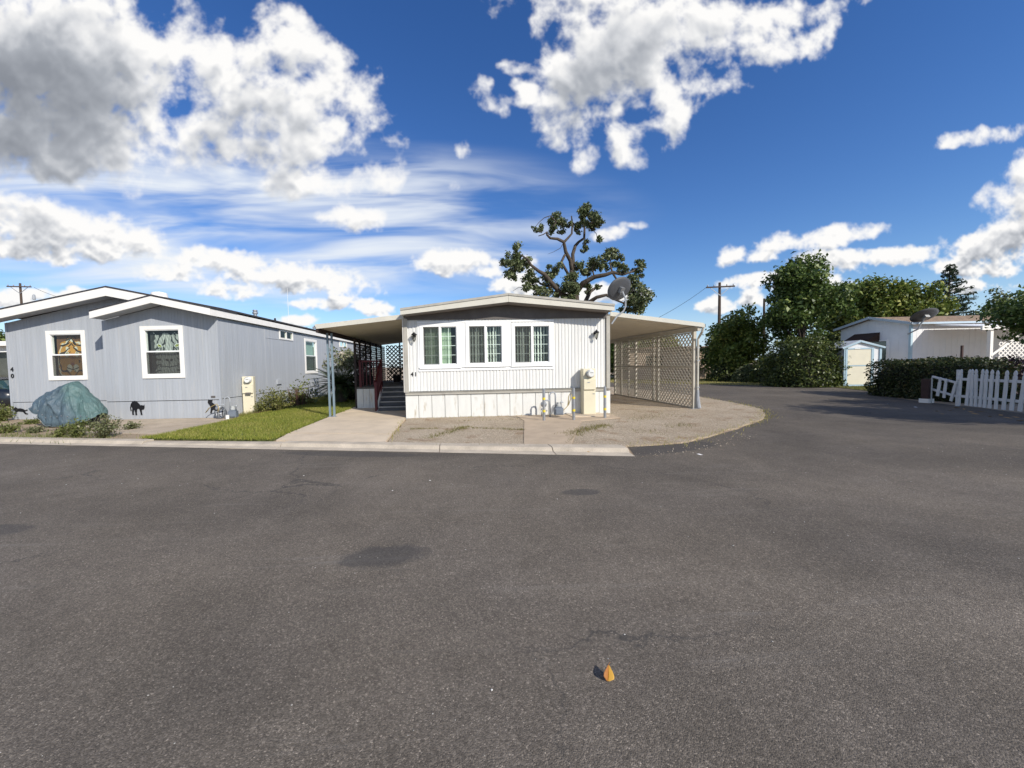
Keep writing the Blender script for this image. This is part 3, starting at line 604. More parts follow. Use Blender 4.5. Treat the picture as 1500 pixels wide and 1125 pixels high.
# ------------------------------------------------------------------ the white home, number 41
CH = empty('mobile_home', (-1.44, 11.37, 0), label='white ribbed metal mobile home with three front windows and number 41', cat='mobile home')
W_, LEN = 6.12, 15.5
frames = [(.49, 1.61, 1.51, 2.77), (1.83, 2.94, 1.53, 2.77), (3.18, 4.35, 1.52, 2.75)]     # outer x0,x1,z0,z1
holes = [(a+.07, b-.08, c+.085, d-.075) for a, b, c, d in frames]
zt = lambda x: 2.93
mb = MB(); wall(mb, .06, 5.98, .82, 2.93, 0, holes, pitch=.098, gd=.014, prof='rib'); mb.build('front_siding', white_sid, CH)
mb = MB()
mb.box((.05, .03, .75), (.07, LEN, 3.0)); mb.box((W_-.07, .03, .75), (W_-.05, LEN, 3.0)); mb.box((.05, LEN-.02, .75), (W_-.05, LEN, 3.0)); mb.box((.07, .05, .74), (W_-.07, LEN-.03, .78))
mb.build('house_wall', white_sid, CH)
# gable board above the siding
mb = MB(); mb.prism([(.06, 2.932), (W_-.06, 2.932), (W_-.06, 3.08), (3.03, 3.45), (.06, 3.08)], -.02, .02); mb.build('gable_board', dark_band, CH)
mb = MB(); mb.prism([(.12, 2.90), (W_-.14, 2.88), (W_-.14, 3.04), (3.03, 3.28), (.12, 3.04)], -.034, -.0205); mb.build('gable_panel', dark_band, CH)
# fascia boards, 0.47 m in front of the wall
for sx, pts in ((0, [(-.02, 3.0), (3.02, 3.32), (3.02, 3.55), (-.02, 3.17)]), (1, [(3.026, 3.32), (6.06, 3.03), (6.06, 3.21), (3.026, 3.55)])):
    mb = MB(); mb.prism(pts, -.47, -.43); mb.build('fascia', cream, CH)
    top = [(pts[3][0], pts[3][1]-.05), (pts[2][0], pts[2][1]-.05), (pts[2][0], pts[2][1]+.012), (pts[3][0], pts[3][1]+.012)] if sx == 0 else [(pts[2][0], pts[2][1]-.05), (pts[3][0], pts[3][1]-.05), (pts[3][0], pts[3][1]+.012), (pts[2][0], pts[2][1]+.012)]
    mb = MB(); mb.prism(top, -.49, -.472); mb.build('drip_edge', trim_grey, CH)
mb = MB(); mb.prism([(-.02, 3.03), (3.02, 3.34), (6.06, 3.05), (6.06, 3.20), (3.02, 3.54), (-.02, 3.16)], -.428, LEN+.3); roof = mb.build('roof', mat('roof_coating', (.62, .61, .57), .6, .1, 2), CH)
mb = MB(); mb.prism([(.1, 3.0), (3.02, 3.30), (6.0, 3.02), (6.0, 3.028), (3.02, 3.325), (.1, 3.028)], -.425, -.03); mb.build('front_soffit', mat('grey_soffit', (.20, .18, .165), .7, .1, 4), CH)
# corner trims, floor band
for xx, w in ((.0, .11), (W_-.13, .11)):
    mb = MB(); mb.box((xx, -.045, .72 if xx < 1 else .78), (xx+w, .03, 2.94)); mb.build('corner_trim', trim_grey, CH, bevel=.006)
mb = MB(); mb.box((-.03, -.05, .80), (.0-.005, .3, 2.94)); mb.build('side_trim', mat('pale_grey_trim', (.58, .56, .51), .6, .08, 3), CH)
mb = MB(); mb.box((.02, -.052, .715), (W_-.13, -.004, .80)); mb.box((.02, -.075, .79), (W_-.13, -.052, .806)); mb.build('floor_band', trim_grey, CH, bevel=.004)
# skirting: one panel after another
sw = .385; x = 0.0; px_ = None
base_mb = MB(); base_mb.box((.03, .03, .02), (W_-.02, .05, .70)); base_mb.box((.0, .06, .0), (.02, LEN, .72)); base_mb.box((W_-.02, .06, 0), (W_, LEN, .72)); base_mb.build('skirting_backing', dark_band, CH)
while x < W_-.1:
    w = min(sw, W_-x); mb = MB(); q = .004*rng.normal()
    mb.box((x+.006, -.012+q, .03+.01*rng.random()), (x+w-.006, .026, .712)); mb.build('skirting_panel', skirt_w, CH, bevel=.004); x += sw
mb = MB(); mb.box((0, -.03, .0), (W_, .028, .028)); mb.build('base_rail', trim_grey, CH)
# windows
def slider(par, a, b, c, d, kind, y=0):
    e = empty('window', ((a+b)/2, y, c)); e.parent = par; w, h = b-a, d-c; l = -w/2
    f = MB()
    for bx in (((l-.03, -.035, -.03), (l+.075, .05, h+.03)), ((w/2-.075, -.035, -.03), (w/2+.03, .05, h+.03)), ((l+.075, -.035, h-.075), (w/2-.075, .05, h+.03)), ((l+.075, -.035, -.03), (w/2-.075, .05, .085))): f.box(*bx)
    f.box((l-.05, -.05, -.035), (w/2+.05, -.034, -.012)); f.box((-.028, -.03, .085), (.028, .04, h-.075))
    f.build('window_frame', white_pvc, e, bevel=.004)
    gx0, gx1, gz0, gz1 = l+.075, w/2-.075, .085, h-.075
    for s, (p, q, yy) in enumerate(((gx0, -.028, .030), (.028, gx1, .012))):
        mb = MB(); mb.add([(p, yy, gz0), (q, yy, gz0), (q, yy, gz1), (p, yy, gz1)], [(0, 1, 2, 3)]); mb.build('pane', pane_glass, e)
        mm = MB(); n = 4
        for k in range(1, n): z = gz0+(gz1-gz0)*k/n; mm.box((p, yy+.008, z-.008), (q, yy+.016, z+.008))
        mm.box(((p+q)/2-.008, yy+.0085, gz0), ((p+q)/2+.008, yy+.0165, gz1)); mm.build('muntin_grid', white_pvc, e)
        sa = MB(); t_ = .022
        sa.box((p, yy-.012, gz0), (p+t_, yy-.001, gz1)); sa.box((q-t_, yy-.012, gz0), (q, yy-.001, gz1)); sa.box((p+t_, yy-.012, gz0), (q-t_, yy-.001, gz0+t_)); sa.box((p+t_, yy-.012, gz1-t_), (q-t_, yy-.001, gz1)); sa.build('sash', white_pvc, e)
        if s == 0: mb = MB(); mb.add([(p, -.012, gz0), (q, -.012, gz0), (q, -.012, gz1), (p, -.012, gz1)], [(0, 1, 2, 3)]); mb.build('insect_screen', screen, e)
    if kind == 'curtain':
        v = []; n = 60; x0, x1 = gx0+.05, gx1-.16
        for i in range(n+1):
            xx = x0+(x1-x0)*i/n; yy = .16+.02*math.sin(i*1.9)+.01*math.sin(i*.8); v += [(xx, yy, gz0-.03), (xx, yy, gz1+.03)]
        mb = MB(); mb.add(v, [(2*i, 2*i+2, 2*i+3, 2*i+1) for i in range(n)]); mb.build('curtain', curtain, e, smooth=True)
    else:
        xx = gx0+.03
        while xx < gx1-.02:
            mb = MB(); a_ = R(38+14*rng.random()); ww = .040; mb.add([(xx-ww*math.cos(a_), .16-ww*math.sin(a_), gz0-.02), (xx+ww*math.cos(a_), .16+ww*math.sin(a_), gz0-.02), (xx+ww*math.cos(a_), .16+ww*math.sin(a_), gz1+.02), (xx-ww*math.cos(a_), .16-ww*math.sin(a_), gz1+.02)], [(0, 1, 2, 3)])
            mb.build('blind_slat', blind_w, e); xx += .088
    return e
for (a, b, c, d), kd in zip(frames, ('curtain', 'blind', 'blind')): slider(CH, a, b, c, d, kd)
# white mounting panels round the windows
fp = MB()
for a, b in ((.40, .455), (1.645, 1.795), (2.975, 3.145), (4.385, 4.42)): fp.box((a, -.018, 1.50), (b, -.001, 2.80))
fp.box((.40, -.020, 2.805), (4.42, -.001, 2.86)); fp.box((.40, -.018, 1.40), (4.42, -.001, 1.475)); fp.build('window_surround', white_pvc, CH, bevel=.003)
# room behind
rm = MB(); rm.box((.2, 2.5, .8), (5.9, 2.52, 2.9)); rm.build('room_back_panel', mat('dim_room_wall', (.22, .20, .17), .9, .1, 2), CH)
text('house_number_digit', '4', .17, black_paint, CH, (.17, -.008, 1.27)); text('house_number_digit', '1', .17, black_paint, CH, (.275, -.008, 1.27))
def sconce(x, z):
    e = empty('wall_lantern', (-1.44+x, 11.37, z))
    m = MB(); m.lathe((0, .012, 0), [(0, .012), (.045, .012), (.05, 0), (.05, -.012)], 14, axis='y'); m.tube([(0, 0, 0), (0, -.05, .035), (0, -.11, .03), (0, -.115, -.01)], .008, 6); m.build('bracket', black_paint, e)
    m = MB(); m.lathe((0, -.115, .0), [(.004, .10), (.012, .085), (.03, .06), (.085, .02), (.08, .0), (.06, 0)], 8); m.build('lantern_cap', black_paint, e)
    m = MB(); m.lathe((0, -.115, -.15), [(.0, 0), (.035, .0), (.062, .15), (.055, .15)], 6); m.build('lantern_glass', glass_mat('lantern_pane', (.8, .8, .75)), e)
    m = MB()
    for k in range(6):
        a = k*math.pi/3; m.bar((.036*math.cos(a), -.115+.036*math.sin(a), -.15), (.064*math.cos(a), -.115+.064*math.sin(a), 0), .008, .008)
    m.lathe((0, -.115, -.21), [(0, 0), (.012, .01), (.02, .04), (.04, .06)], 8); m.build('lantern_cage', black_paint, e)
    return e
tag(sconce(.31, 2.46), 'black wall lantern beside the first window above the number 41', 'wall lamp', 'wall lanterns on the white home')
tag(sconce(5.66, 2.44), 'black wall lantern above the beige meter cabinet', 'wall lamp', 'wall lanterns on the white home')

# ------------------------------------------------------------------ left carport with porch
LC = empty('carport', (-3.95, 11.5, 0), label='dark framed carport over the concrete driveway left of the white home', cat='carport', group='carports of the white home')
def pan_roof(par, x0, z0, x1, z1, y0, y1, th, soff):
    # ribbed pan roof running in y, sloping in x
    n = max(1, int((y1-y0)/.30)); m = MB()
    for i in range(n):
        a, b = y0+(y1-y0)*i/n, y0+(y1-y0)*(i+1)/n
        m.add([(x0, a+.012, z0), (x1, a+.012, z1), (x1, b-.012, z1), (x0, b-.012, z0), (x0, a+.012, z0+th), (x1, a+.012, z1+th), (x1, b-.012, z1+th), (x0, b-.012, z0+th)],
              [(0, 3, 2, 1), (4, 5, 6, 7), (0, 1, 5, 4), (1, 2, 6, 5), (2, 3, 7, 6), (3, 0, 4, 7)])
        m.bar((x0, b, z0+th*.5+.02), (x1, b, z1+th*.5+.02), .022, th+.03)
    return m.build('roof_pan', soff, par)
dx = lambda x: x+3.95
pan_roof(LC, -.02, 2.735, 2.53, 2.993, .0, 9.6, .03, cream_soff)
mb = MB(); mb.add([(-.06, -.03, 2.70), (2.52, -.03, 2.956), (2.52, -.03, 3.091), (-.06, -.03, 2.835), (-.06, .0-.002, 2.70), (2.52, -.002, 2.956), (2.52, -.002, 3.091), (-.06, -.002, 2.835)], [(0, 1, 2, 3), (7, 6, 5, 4), (0, 4, 5, 1), (3, 2, 6, 7), (0, 3, 7, 4), (1, 5, 6, 2)]); mb.build('fascia', cream, LC)
mb = MB(); mb.box((-.05, .0, 2.60), (.02, 9.6, 2.732)); mb.box((-.10, .0, 2.72), (-.05, 9.6, 2.80)); mb.build('eave_beam', dark_brown, LC)
mb = MB(); mb.bar((-.11, -.05, 2.735), (-.02, -.05, 2.735), .07, .06); mb.build('gutter_end', galv, LC)
for q, (xx) in enumerate((.07, .20)): mb = MB(); mb.box((xx, .53, .05), (xx+.055, .585, 2.62)); mb.build('post', post_blue, LC)
mb = MB(); mb.box((.02, .5, .05), (.31, .62, .06)); mb.build('post_plate', galv, LC)
for z in (.6, 1.3, 2.0): mb = MB(); mb.bar((.12, .557, z), (.21, .557, z+.32), .012, .012); mb.build('post_brace', post_blue, LC)
for yy, ww in ((2.9, .075), (3.7, .06), (4.7, .06), (5.6, .07), (6.9, .06), (8.1, .07)): mb = MB(); mb.box((.28, yy, .05), (.28+ww, yy+.075, 2.66)); mb.build('post', dark_brown, LC)
for xx in (1.05, 1.75): mb = MB(); mb.box((xx, 9.3, .05), (xx+.06, 9.37, 2.85)); mb.build('post', dark_brown, LC)
ya = [2.975, 3.76, 4.76, 5.67, 6.96, 8.17, 9.3]
for a, b in zip(ya[:-1], ya[1:]):
    mb = MB(); lattice(mb, (.31, a), (0, 1), b-a-.07, .80, 2.62, sw=.05, sp=.14); mb.build('lattice_panel', dark_brown, LC)
for a, b in ((.36, 1.05), (1.11, 1.75), (1.81, 2.45)):
    mb = MB(); lattice(mb, (a, 9.34), (1, 0), b-a, .80, 2.7, sw=.055, sp=.15); mb.build('lattice_panel', dark_brown, LC)
mb = MB(); mb.box((.30, 2.98, .77), (.36, 9.3, .84)); mb.box((.30, 2.98, 1.68), (.345, 9.3, 1.73)); mb.box((.36, 9.3, .77), (2.45, 9.36, .84)); mb.build('lattice_rail', dark_brown, LC)

PO = empty('porch', (-2.6, 14.4, .05), label='raised porch with grey steps and dark red handrail under the left carport', cat='porch')
mb = MB(); mb.box((-1.0, .0, .72), (1.05, 6.3, .78)); mb.build('deck', mat('porch_deck_paint', (.12, .11, .10), .8, .15, 4), PO)
for k in range(4): mb = MB(); mb.box((-1.0+.235*k+.004, -.02, .0), (-1.0+.235*(k+1)-.004, .0, .715)); mb.build('skirting_panel', skirt_w, PO, bevel=.003)
for k in range(22): mb = MB(); mb.box((-1.02, .02+.28*k+.004, .0), (-1.0, .02+.28*(k+1)-.004, .715)); mb.build('skirting_panel', skirt_w, PO)
for k in range(5):
    z = .156*(k+1); y = -1.15 + .23*k
    mb = MB(); mb.box((.0, y+.012, z-.15), (1.04, y+.03, z-.032)); mb.build('riser', step_grey, PO)
    mb = MB(); mb.box((-.01, y-.01, z-.030), (1.05, y+.25, z)); t_ = mb.build('tread', step_grey, PO); mb = MB(); mb.box((-.012, y-.022, z-.034), (1.052, y-.0105, z+.003)); mb.build('nosing', nosing, t_)
mb = MB(); mb.add([(-.05, -1.2, 0), (-.05, -.02, .75), (-.05, -.02, .5), (-.05, -.85, 0), (-.014, -1.2, 0), (-.014, -.02, .75), (-.014, -.02, .5), (-.014, -.85, 0)], [(0, 1, 2, 3), (7, 6, 5, 4), (0, 4, 5, 1), (1, 5, 6, 2), (3, 2, 6, 7), (0, 3, 7, 4)]); mb.build('stringer', nosing, PO)
RL = empty('handrail', (-.08, -1.1, 0)); RL.parent = PO
mb = MB(); mb.box((-.045, -.045, 0), (.045, .045, 1.0)); mb.build('newel_post', red_paint, RL, bevel=.006)
mb = MB(); mb.box((-.045, 1.0, 0), (.045, 1.09, 1.80)); mb.build('newel_post', red_paint, RL, bevel=.006)
mb = MB(); mb.bar((0, 0, .96), (0, 1.05, 1.74), .085, .05); mb.build('top_rail', red_paint, RL); mb = MB(); mb.bar((0, 0, .28), (0, 1.0, .95), .05, .06); mb.build('bottom_rail', red_paint, RL)
for k in range(1, 6): mb = MB(); y = k*.165; mb.box((-.018, y-.018, .26+.66*y), (.018, y+.018, .94+.74*y)); mb.build('baluster', red_paint, RL)
mb = MB(); mb.box((-.75, 1.02, 1.70), (-.05, 1.08, 1.76)); mb.build('deck_rail', red_paint, RL); mb = MB(); mb.box((-.80, 1.02, .78), (-.72, 1.1, 1.78)); mb.build('newel_post', red_paint, RL)
for k in range(5): mb = MB(); mb.box((-.68+.13*k, 1.035, .84), (-.648+.13*k, 1.065, 1.70)); mb.build('baluster', red_paint, RL)
# potted plant on the deck, dark behind the steps
pp = empty('potted_plant', (-2.78, 18.9, .83), label='dark leafy potted plant at the back of the porch deck', cat='plant')
mb = MB(); mb.lathe((0, 0, 0), [(.0, 0), (.16, 0), (.21, .32), (.23, .33), (.20, .33), (.0, .30)], 14); mb.build('pot', mat('dark_pot', (.05, .035, .03), .7, .1, 5), pp)
Pp, Oo = clump_pts([(0, 0, .75, .42), (.2, .1, .55, .3), (-.25, -.1, .6, .3)], 500); leaves('foliage', Pp, .09, leaf_mat('porch_leaf', (.02, .03, .01), (.05, .07, .02)), pp, Oo)

# ------------------------------------------------------------------ right carport with lattice screen
RC = empty('carport', (7.7, 11.5, 0), label='cream carport with tan lattice screen right of the white home', cat='carport', group='carports of the white home')
pan_roof(RC, -2.97, 2.985, -.12, 2.62, .0, 9.0, .03, cream_soff)
mb = MB(); mb.add([(-2.97, -.03, 2.955), (-.08, -.03, 2.575), (-.08, -.03, 2.70), (-2.97, -.03, 3.08), (-2.97, -.002, 2.955), (-.08, -.002, 2.575), (-.08, -.002, 2.70), (-2.97, -.002, 3.08)], [(0, 1, 2, 3), (7, 6, 5, 4), (0, 4, 5, 1), (3, 2, 6, 7), (0, 3, 7, 4), (1, 5, 6, 2)]); mb.build('fascia', cream, RC)
mb = MB(); mb.box((-.24, .02, 2.47), (-.14, 9.0, 2.60)); mb.build('eave_beam', post_tan, RC)
mb = MB(); mb.box((-.118, -.02, 2.56), (-.02, 9.0, 2.575)); mb.box((-.035, -.02, 2.575), (-.02, 9.0, 2.67)); mb.box((-.118, -.02, 2.575), (-.02, -.005, 2.67)); mb.build('gutter', cream, RC)
for yy, ww in ((.40, .10), (2.55, .085), (2.86, .07), (4.3, .075), (4.95, .06), (5.7, .075), (6.4, .08)):
    mb = MB(); mb.box((-.12, yy, .03), (-.12+ww*.9, yy+ww, 2.49)); mb.build('post', post_tan, RC)
ya = [.50, 2.55, 2.86, 4.3, 4.95, 5.7, 6.4]; yb = [.50, 2.635, 2.93, 4.375, 5.01, 5.775]
for i in range(6):
    mb = MB(); lattice(mb, (-.07, yb[i]), (0, 1), ya[i+1]-yb[i], .08, 2.44, sw=.045, sp=.128); mb.build('lattice_panel', latt_tan, RC)
mb = MB(); mb.box((-.105, .50, 1.335), (-.082, 6.4, 1.40)); mb.build('mid_rail', post_tan, RC)
mb = MB(); mb.box((-.10, .50, .03), (-.05, 6.4, .085)); mb.box((-.10, .50, 2.435), (-.05, 6.4, 2.47)); mb.build('end_rail', post_tan, RC)
mb = MB(); mb.tube([(-.07, .02, 2.56), (-.07, .06, 2.44), (-.02, .22, 2.36), (-.0, .36, 2.25), (0, .37, .62)], .034, 8); mb.build('downspout', mat('pale_downspout', (.55, .52, .45), .55, .1, 5), RC)
mb = MB(); mb.tube([(0, .37, .64), (0, .37, .40), (.03, .36, .06)], [.042, .05, .075], 8); mb.build('downspout_boot', pipe_grey, RC)
mb = MB()
for z in (.7, 1.55, 1.95): mb.box((-.045, .33, z), (.045, .415, z+.03))
mb.build('downspout_strap', galv, RC)
mb = MB(); mb.box((-.2, .32, .032), (.06, .56, .045)); mb.build('post_plate', galv, RC)
# rear gate with a diagonal brace
GT = empty('lattice_gate', (6.2, 19.2, .03), label='white lattice gate with diagonal brace at the rear of the right carport', cat='gate')
mb = MB(); lattice(mb, (-1.3, 0), (1, 0), 2.7, .06, 1.28, sw=.04, sp=.085); mb.build('lattice_panel', mat('pale_gate_paint', (.62, .60, .56), .6, .1, 4), GT)
mb = MB(); mb.box((-1.38, -.03, .0), (-1.3, .03, 1.34)); mb.box((1.4, -.03, 0), (1.48, .03, 1.34)); mb.box((-1.3, -.03, 1.26), (1.4, .03, 1.33)); mb.box((-1.3, -.03, .02), (1.4, .03, .09)); mb.build('gate_frame', post_tan, GT)
mb = MB(); mb.bar((-1.3, -.045, 1.25), (1.4, -.045, .08), .02, .07); mb.build('diagonal_brace', dark_band, GT)

# ------------------------------------------------------------------ satellite dishes
def dish(name, loc, face, mast, label):
    e = empty(name, loc, label=label, cat='satellite dish', group='satellite dishes')
    f = Vector(face).normalized(); sx = f.cross(Vector((0, 0, 1))).normalized(); sy = sx.cross(f); m = MB(); n, rn = 28, 5
    vs = [tuple(-f*.07)]
    for side in (0, 1):
        for j in range(1, rn+1):
            for k in range(n):
                a = 2*math.pi*k/n; r_ = j/rn; p = sx*(.42*r_*math.cos(a)) + sy*(.37*r_*math.sin(a)) + f*(-.07+.05*r_**3) - f*.012*side; vs.append(tuple(p))
    vs.append(tuple(-f*.082)); fs = []
    for side, ci in ((0, 0), (1, len(vs)-1)):
        o = 1+side*rn*n
        for k in range(n):
            q = [ci, o+k, o+(k+1) % n]; fs.append(q if side == 0 else q[::-1])
            for j in range(rn-1): q = [o+j*n+k, o+(j+1)*n+k, o+(j+1)*n+(k+1) % n, o+j*n+(k+1) % n]; fs.append(q if side == 0 else q[::-1])
    for k in range(n): a, b = 1+(rn-1)*n+k, 1+(rn-1)*n+(k+1) % n; fs.append([a, a+rn*n, b+rn*n, b])
    m.add(vs, fs); m.build('reflector', dish_grey, e, smooth=True)
    bk = MB(); c = -f*.10; bk.bar(tuple(-f*.085), tuple(-f*.19), .14, .16); bk.bar(tuple(-f*.15+sy*.05), tuple(-f*.15-sy*.12), .06, .07); bk.build('mount_bracket', galv, e)
    ms = MB(); b0 = Vector(mast[0]) - Vector(loc); pts = [Vector(p)-Vector(loc) for p in mast]; ms.tube([tuple(-f*.14)] + [tuple(p) for p in pts], .026, 8); ms.build('mast', pipe_grey, e); return e
dish('satellite_dish', (5.02, 11.55, 3.78), (-.30, .80, .50), [(5.17, 11.42, 3.45), (5.17, 11.42, 3.22), (5.10, 11.40, 3.08), (4.88, 11.36, 2.92), (4.72, 11.36, 2.70)], 'dark grey satellite dish on a mast at the right eave of the white home')
# ------------------------------------------------------------------ the grey home, number 40
GH = empty('mobile_home', (-7.53, 12.75, 0), R(-2.5), label='grey wood sided mobile home with white trim and tiger window prints', cat='mobile home')
mx0, rz_, rs = -7.46, 4.12, .205               # left wall, ridge height, roof slope of the main gable; ridge at x=-3.60
RX, BX, BR = -3.60, -1.67, 3.72                # main ridge x, bump ridge x and its height
zmain = lambda x: 4.12 - .205*abs(x-RX) - .05
zbump = lambda x: 3.66 - .225*abs(x-BX)
w1 = (-6.13, -4.83, 1.33, 2.99); w2 = (-2.46, -1.10, 1.34, 3.01)
h1 = (w1[0]+.11, w1[1]-.11, w1[2]+.11, w1[3]-.11); h2 = (w2[0]+.11, w2[1]-.11, w2[2]+.11, w2[3]-.11)
mb = MB(); wall(mb, mx0, -3.70, .62, zmain, .6, [h1], pitch=.102, gw=.007, gd=.006); wall(mb, -3.70, -.02, 3.1, zmain, .6, [], pitch=.102, gw=.007, gd=.006); mb.build('front_siding', grey_sid, GH)
mb = MB(); wall(mb, -3.68, -.0, .62, zbump, 0, [h2], pitch=.102, gw=.007, gd=.006); mb.build('bay_siding', grey_sid, GH)
mb = MB(); wall(mb, mx0, -3.70, .0, .60, .61, [], pitch=.102, gw=.007, gd=.006); mb.build('front_skirting', grey_sid, GH)
mb = MB(); wall(mb, -3.68, 0, .0, .60, .01, [], pitch=.102, gw=.007, gd=.006); mb.build('front_skirting', grey_sid, GH)
LG = 19.0
mb = MB(); wall(mb, 0, LG, .64, 3.42, 0, [(6.55, 7.83, 1.42, 2.93), (4.08, 5.17, 2.90, 3.18), (11.6, 12.8, 2.92, 3.18)], pitch=.102, gw=.007, gd=.006)
mb.v = [(-y, x, z) for x, y, z in mb.v]; mb.build('side_siding', grey_sid, GH)
mb = MB(); wall(mb, 0.02, LG, .0, .62, .02, [], pitch=.102, gw=.007, gd=.006); mb.v = [(-y, x, z) for x, y, z in mb.v]; mb.build('side_skirting', grey_sid, GH)
mb = MB(); mb.box((-3.70, .02, 0), (-3.66, .62, 3.2)); mb.box((mx0, .62, 0), (mx0+.04, LG, 3.3)); mb.box((mx0, LG-.04, 0), (-.05, LG, 3.3)); mb.box((mx0+.05, .68, .60), (-.05, LG-.05, .64)); mb.build('house_wall', grey_sid, GH)
# corner boards and seams
mb = MB(); mb.box((-.045, -.016, .0), (.014, -.001, 3.28)); mb.box((.0, .0, .0), (.016, .05, 3.3)); mb.build('corner_board', grey_sid, GH)
mb = MB(); mb.box((-3.74, .58, 0), (-3.701, .598, 3.3)); mb.build('corner_board', grey_sid, GH)
mb = MB(); mb.box((mx0-.01, .575, 0), (mx0+.05, .598, 3.28)); mb.build('corner_board', grey_sid, GH)
# roofs (thin shingled slabs)
def gable_roof(xl, xr, xm, zl, zr, zm, y0, y1, name='roof'):
    m = MB(); m.prism([(xl, zl), (xm, zm), (xr, zr), (xr, zr+.055), (xm, zm+.06), (xl, zl+.055)], y0, y1); return m.build(name, shingle, GH)
gable_roof(-7.80, .13, RX, 3.50, 3.50, 4.285, .13, LG+.4)
gable_roof(-3.60, .13, BX, 3.425, 3.455, 3.865, -.47, .9, 'bay_roof')
def rake(xa, za, xb, zb, h, y): m = MB(); m.prism([(xa, za-h), (xb, zb-h), (xb, zb), (xa, za)], y-.04, y); return m.build('fascia', white_trim, GH)
rake(-7.78, 3.495, RX-.002, 4.283, .26, .13+.02); rake(RX+.002, 4.283, -.5, 3.63, .26, .13+.02)
rake(-3.58, 3.425, BX-.002, 3.863, .20, -.45); rake(BX+.002, 3.863, .115, 3.455, .20, -.45)
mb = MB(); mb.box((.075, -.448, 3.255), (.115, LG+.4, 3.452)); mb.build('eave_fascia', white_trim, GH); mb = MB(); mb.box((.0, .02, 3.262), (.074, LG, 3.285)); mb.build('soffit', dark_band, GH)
mb = MB(); mb.prism([(-3.58, 3.235), (BX, 3.675), (.07, 3.27), (.07, 3.28), (BX, 3.69), (-3.58, 3.25)], -.448, -.012); mb.build('bay_soffit', grey_sid, GH)
mb = MB(); mb.prism([(-7.78, 3.27), (RX, 4.05), (-.4, 3.40), (-.4, 3.42), (RX, 4.07), (-7.78, 3.29)], .152, .585); mb.build('front_soffit', grey_sid, GH)
# roof furniture: parts of the house
for (px, py, k, r_, h, nm, mt) in ((233, 427, 15.5, .26, .20, 'roof_vent', white_trim), (374, 462, 20, .11, .45, 'flue_vent', galv), (403, 470, 23, .05, .3, 'vent_pipe', black_paint), (388, 468, 23, .22, .12, 'roof_vent', dark_band), (347, 457, 19, .10, .12, 'vent_pipe', black_paint), (446, 481, 27, .20, .16, 'roof_vent', black_paint)):
    p = GH.matrix_world
    w = K(px, py, k); th = R(-2.5); d = w - Vector((-7.53, 12.75, 0)); lx = d.x*math.cos(th)+d.y*math.sin(th); ly = -d.x*math.sin(th)+d.y*math.cos(th)
    lx = max(min(lx, .1), -7); zb = 4.285-.205*abs(lx-RX)+.03
    m = MB(); c = (lx, ly, zb); tz = max(h, w.z-zb)
    if nm == 'roof_vent': m.lathe(c, [(r_*1.2, 0), (r_*1.2, .03), (r_*.9, .04), (r_*.9, tz*.55), (r_*1.15, tz*.58), (r_*1.0, tz*.9), (0, tz)], 18)
    else: m.lathe(c, [(r_*.8, 0), (r_*.8, tz*.55), (r_*1.25, tz*.56), (r_*1.25, tz*.74), (r_*.85, tz*.76), (r_*.85, tz*.84), (r_*1.2, tz*.86), (r_*.9, tz), (0, tz)], 14)
    m.build(nm, mt, GH, smooth=False)
mb = MB(); w = K(351, 440, 25); mb.tube([(-2.6, 10.5, 3.9), (-2.6, 10.5, 6.3)], [.012, .007], 6); mb.build('antenna', white_trim, GH)
# tall double-hung windows
def hung(par, x0, x1, z0, z1, y, rz=0, loc=None):
    e = empty('window', loc or ((x0+x1)/2, y, z0), rz); e.parent = par; w, h = x1-x0, z1-z0; l = -w/2; t = .12
    f = MB()
    for bx in (((l, -.028, 0), (l+t, -.001, h)), ((w/2-t, -.028, 0), (w/2, -.001, h)), ((l+t, -.028, h-t), (w/2-t, -.001, h)), ((l+t, -.034, 0), (w/2-t, -.001, t))): f.box(*bx)
    f.build('window_trim', white_trim, e, bevel=.004)
    f = MB(); q = .035; a, b, c, d = l+t-.012, w/2-t+.012, t-.012, h-t+.012
    for bx in (((a, -.012, c), (a+q, .10, d)), ((b-q, -.012, c), (b, .10, d)), ((a+q, -.012, d-q), (b-q, .10, d)), ((a+q, -.012, c), (b-q, .10, c+q)), ((a+q, .0, h*.515-.022), (b-q, .05, h*.515+.022))): f.box(*bx)
    f.build('window_frame', white_pvc, e)
    for zz0, zz1, yy in ((c+q, h*.515-.022, .028), (h*.515+.022, d-q, .045)):
        mb = MB(); mb.add([(a+q, yy, zz0), (b-q, yy, zz0), (b-q, yy, zz1), (a+q, yy, zz1)], [(0, 1, 2, 3)]); mb.build('pane', pane_glass, e)
    mb = MB(); mb.add([(a+q, .012, c+q), (b-q, .012, c+q), (b-q, .012, h*.515-.022), (a+q, .012, h*.515-.022)], [(0, 1, 2, 3)]); mb.build('insect_screen', screen2, e)
    return e, (a+q, b-q, c+q, d-q)
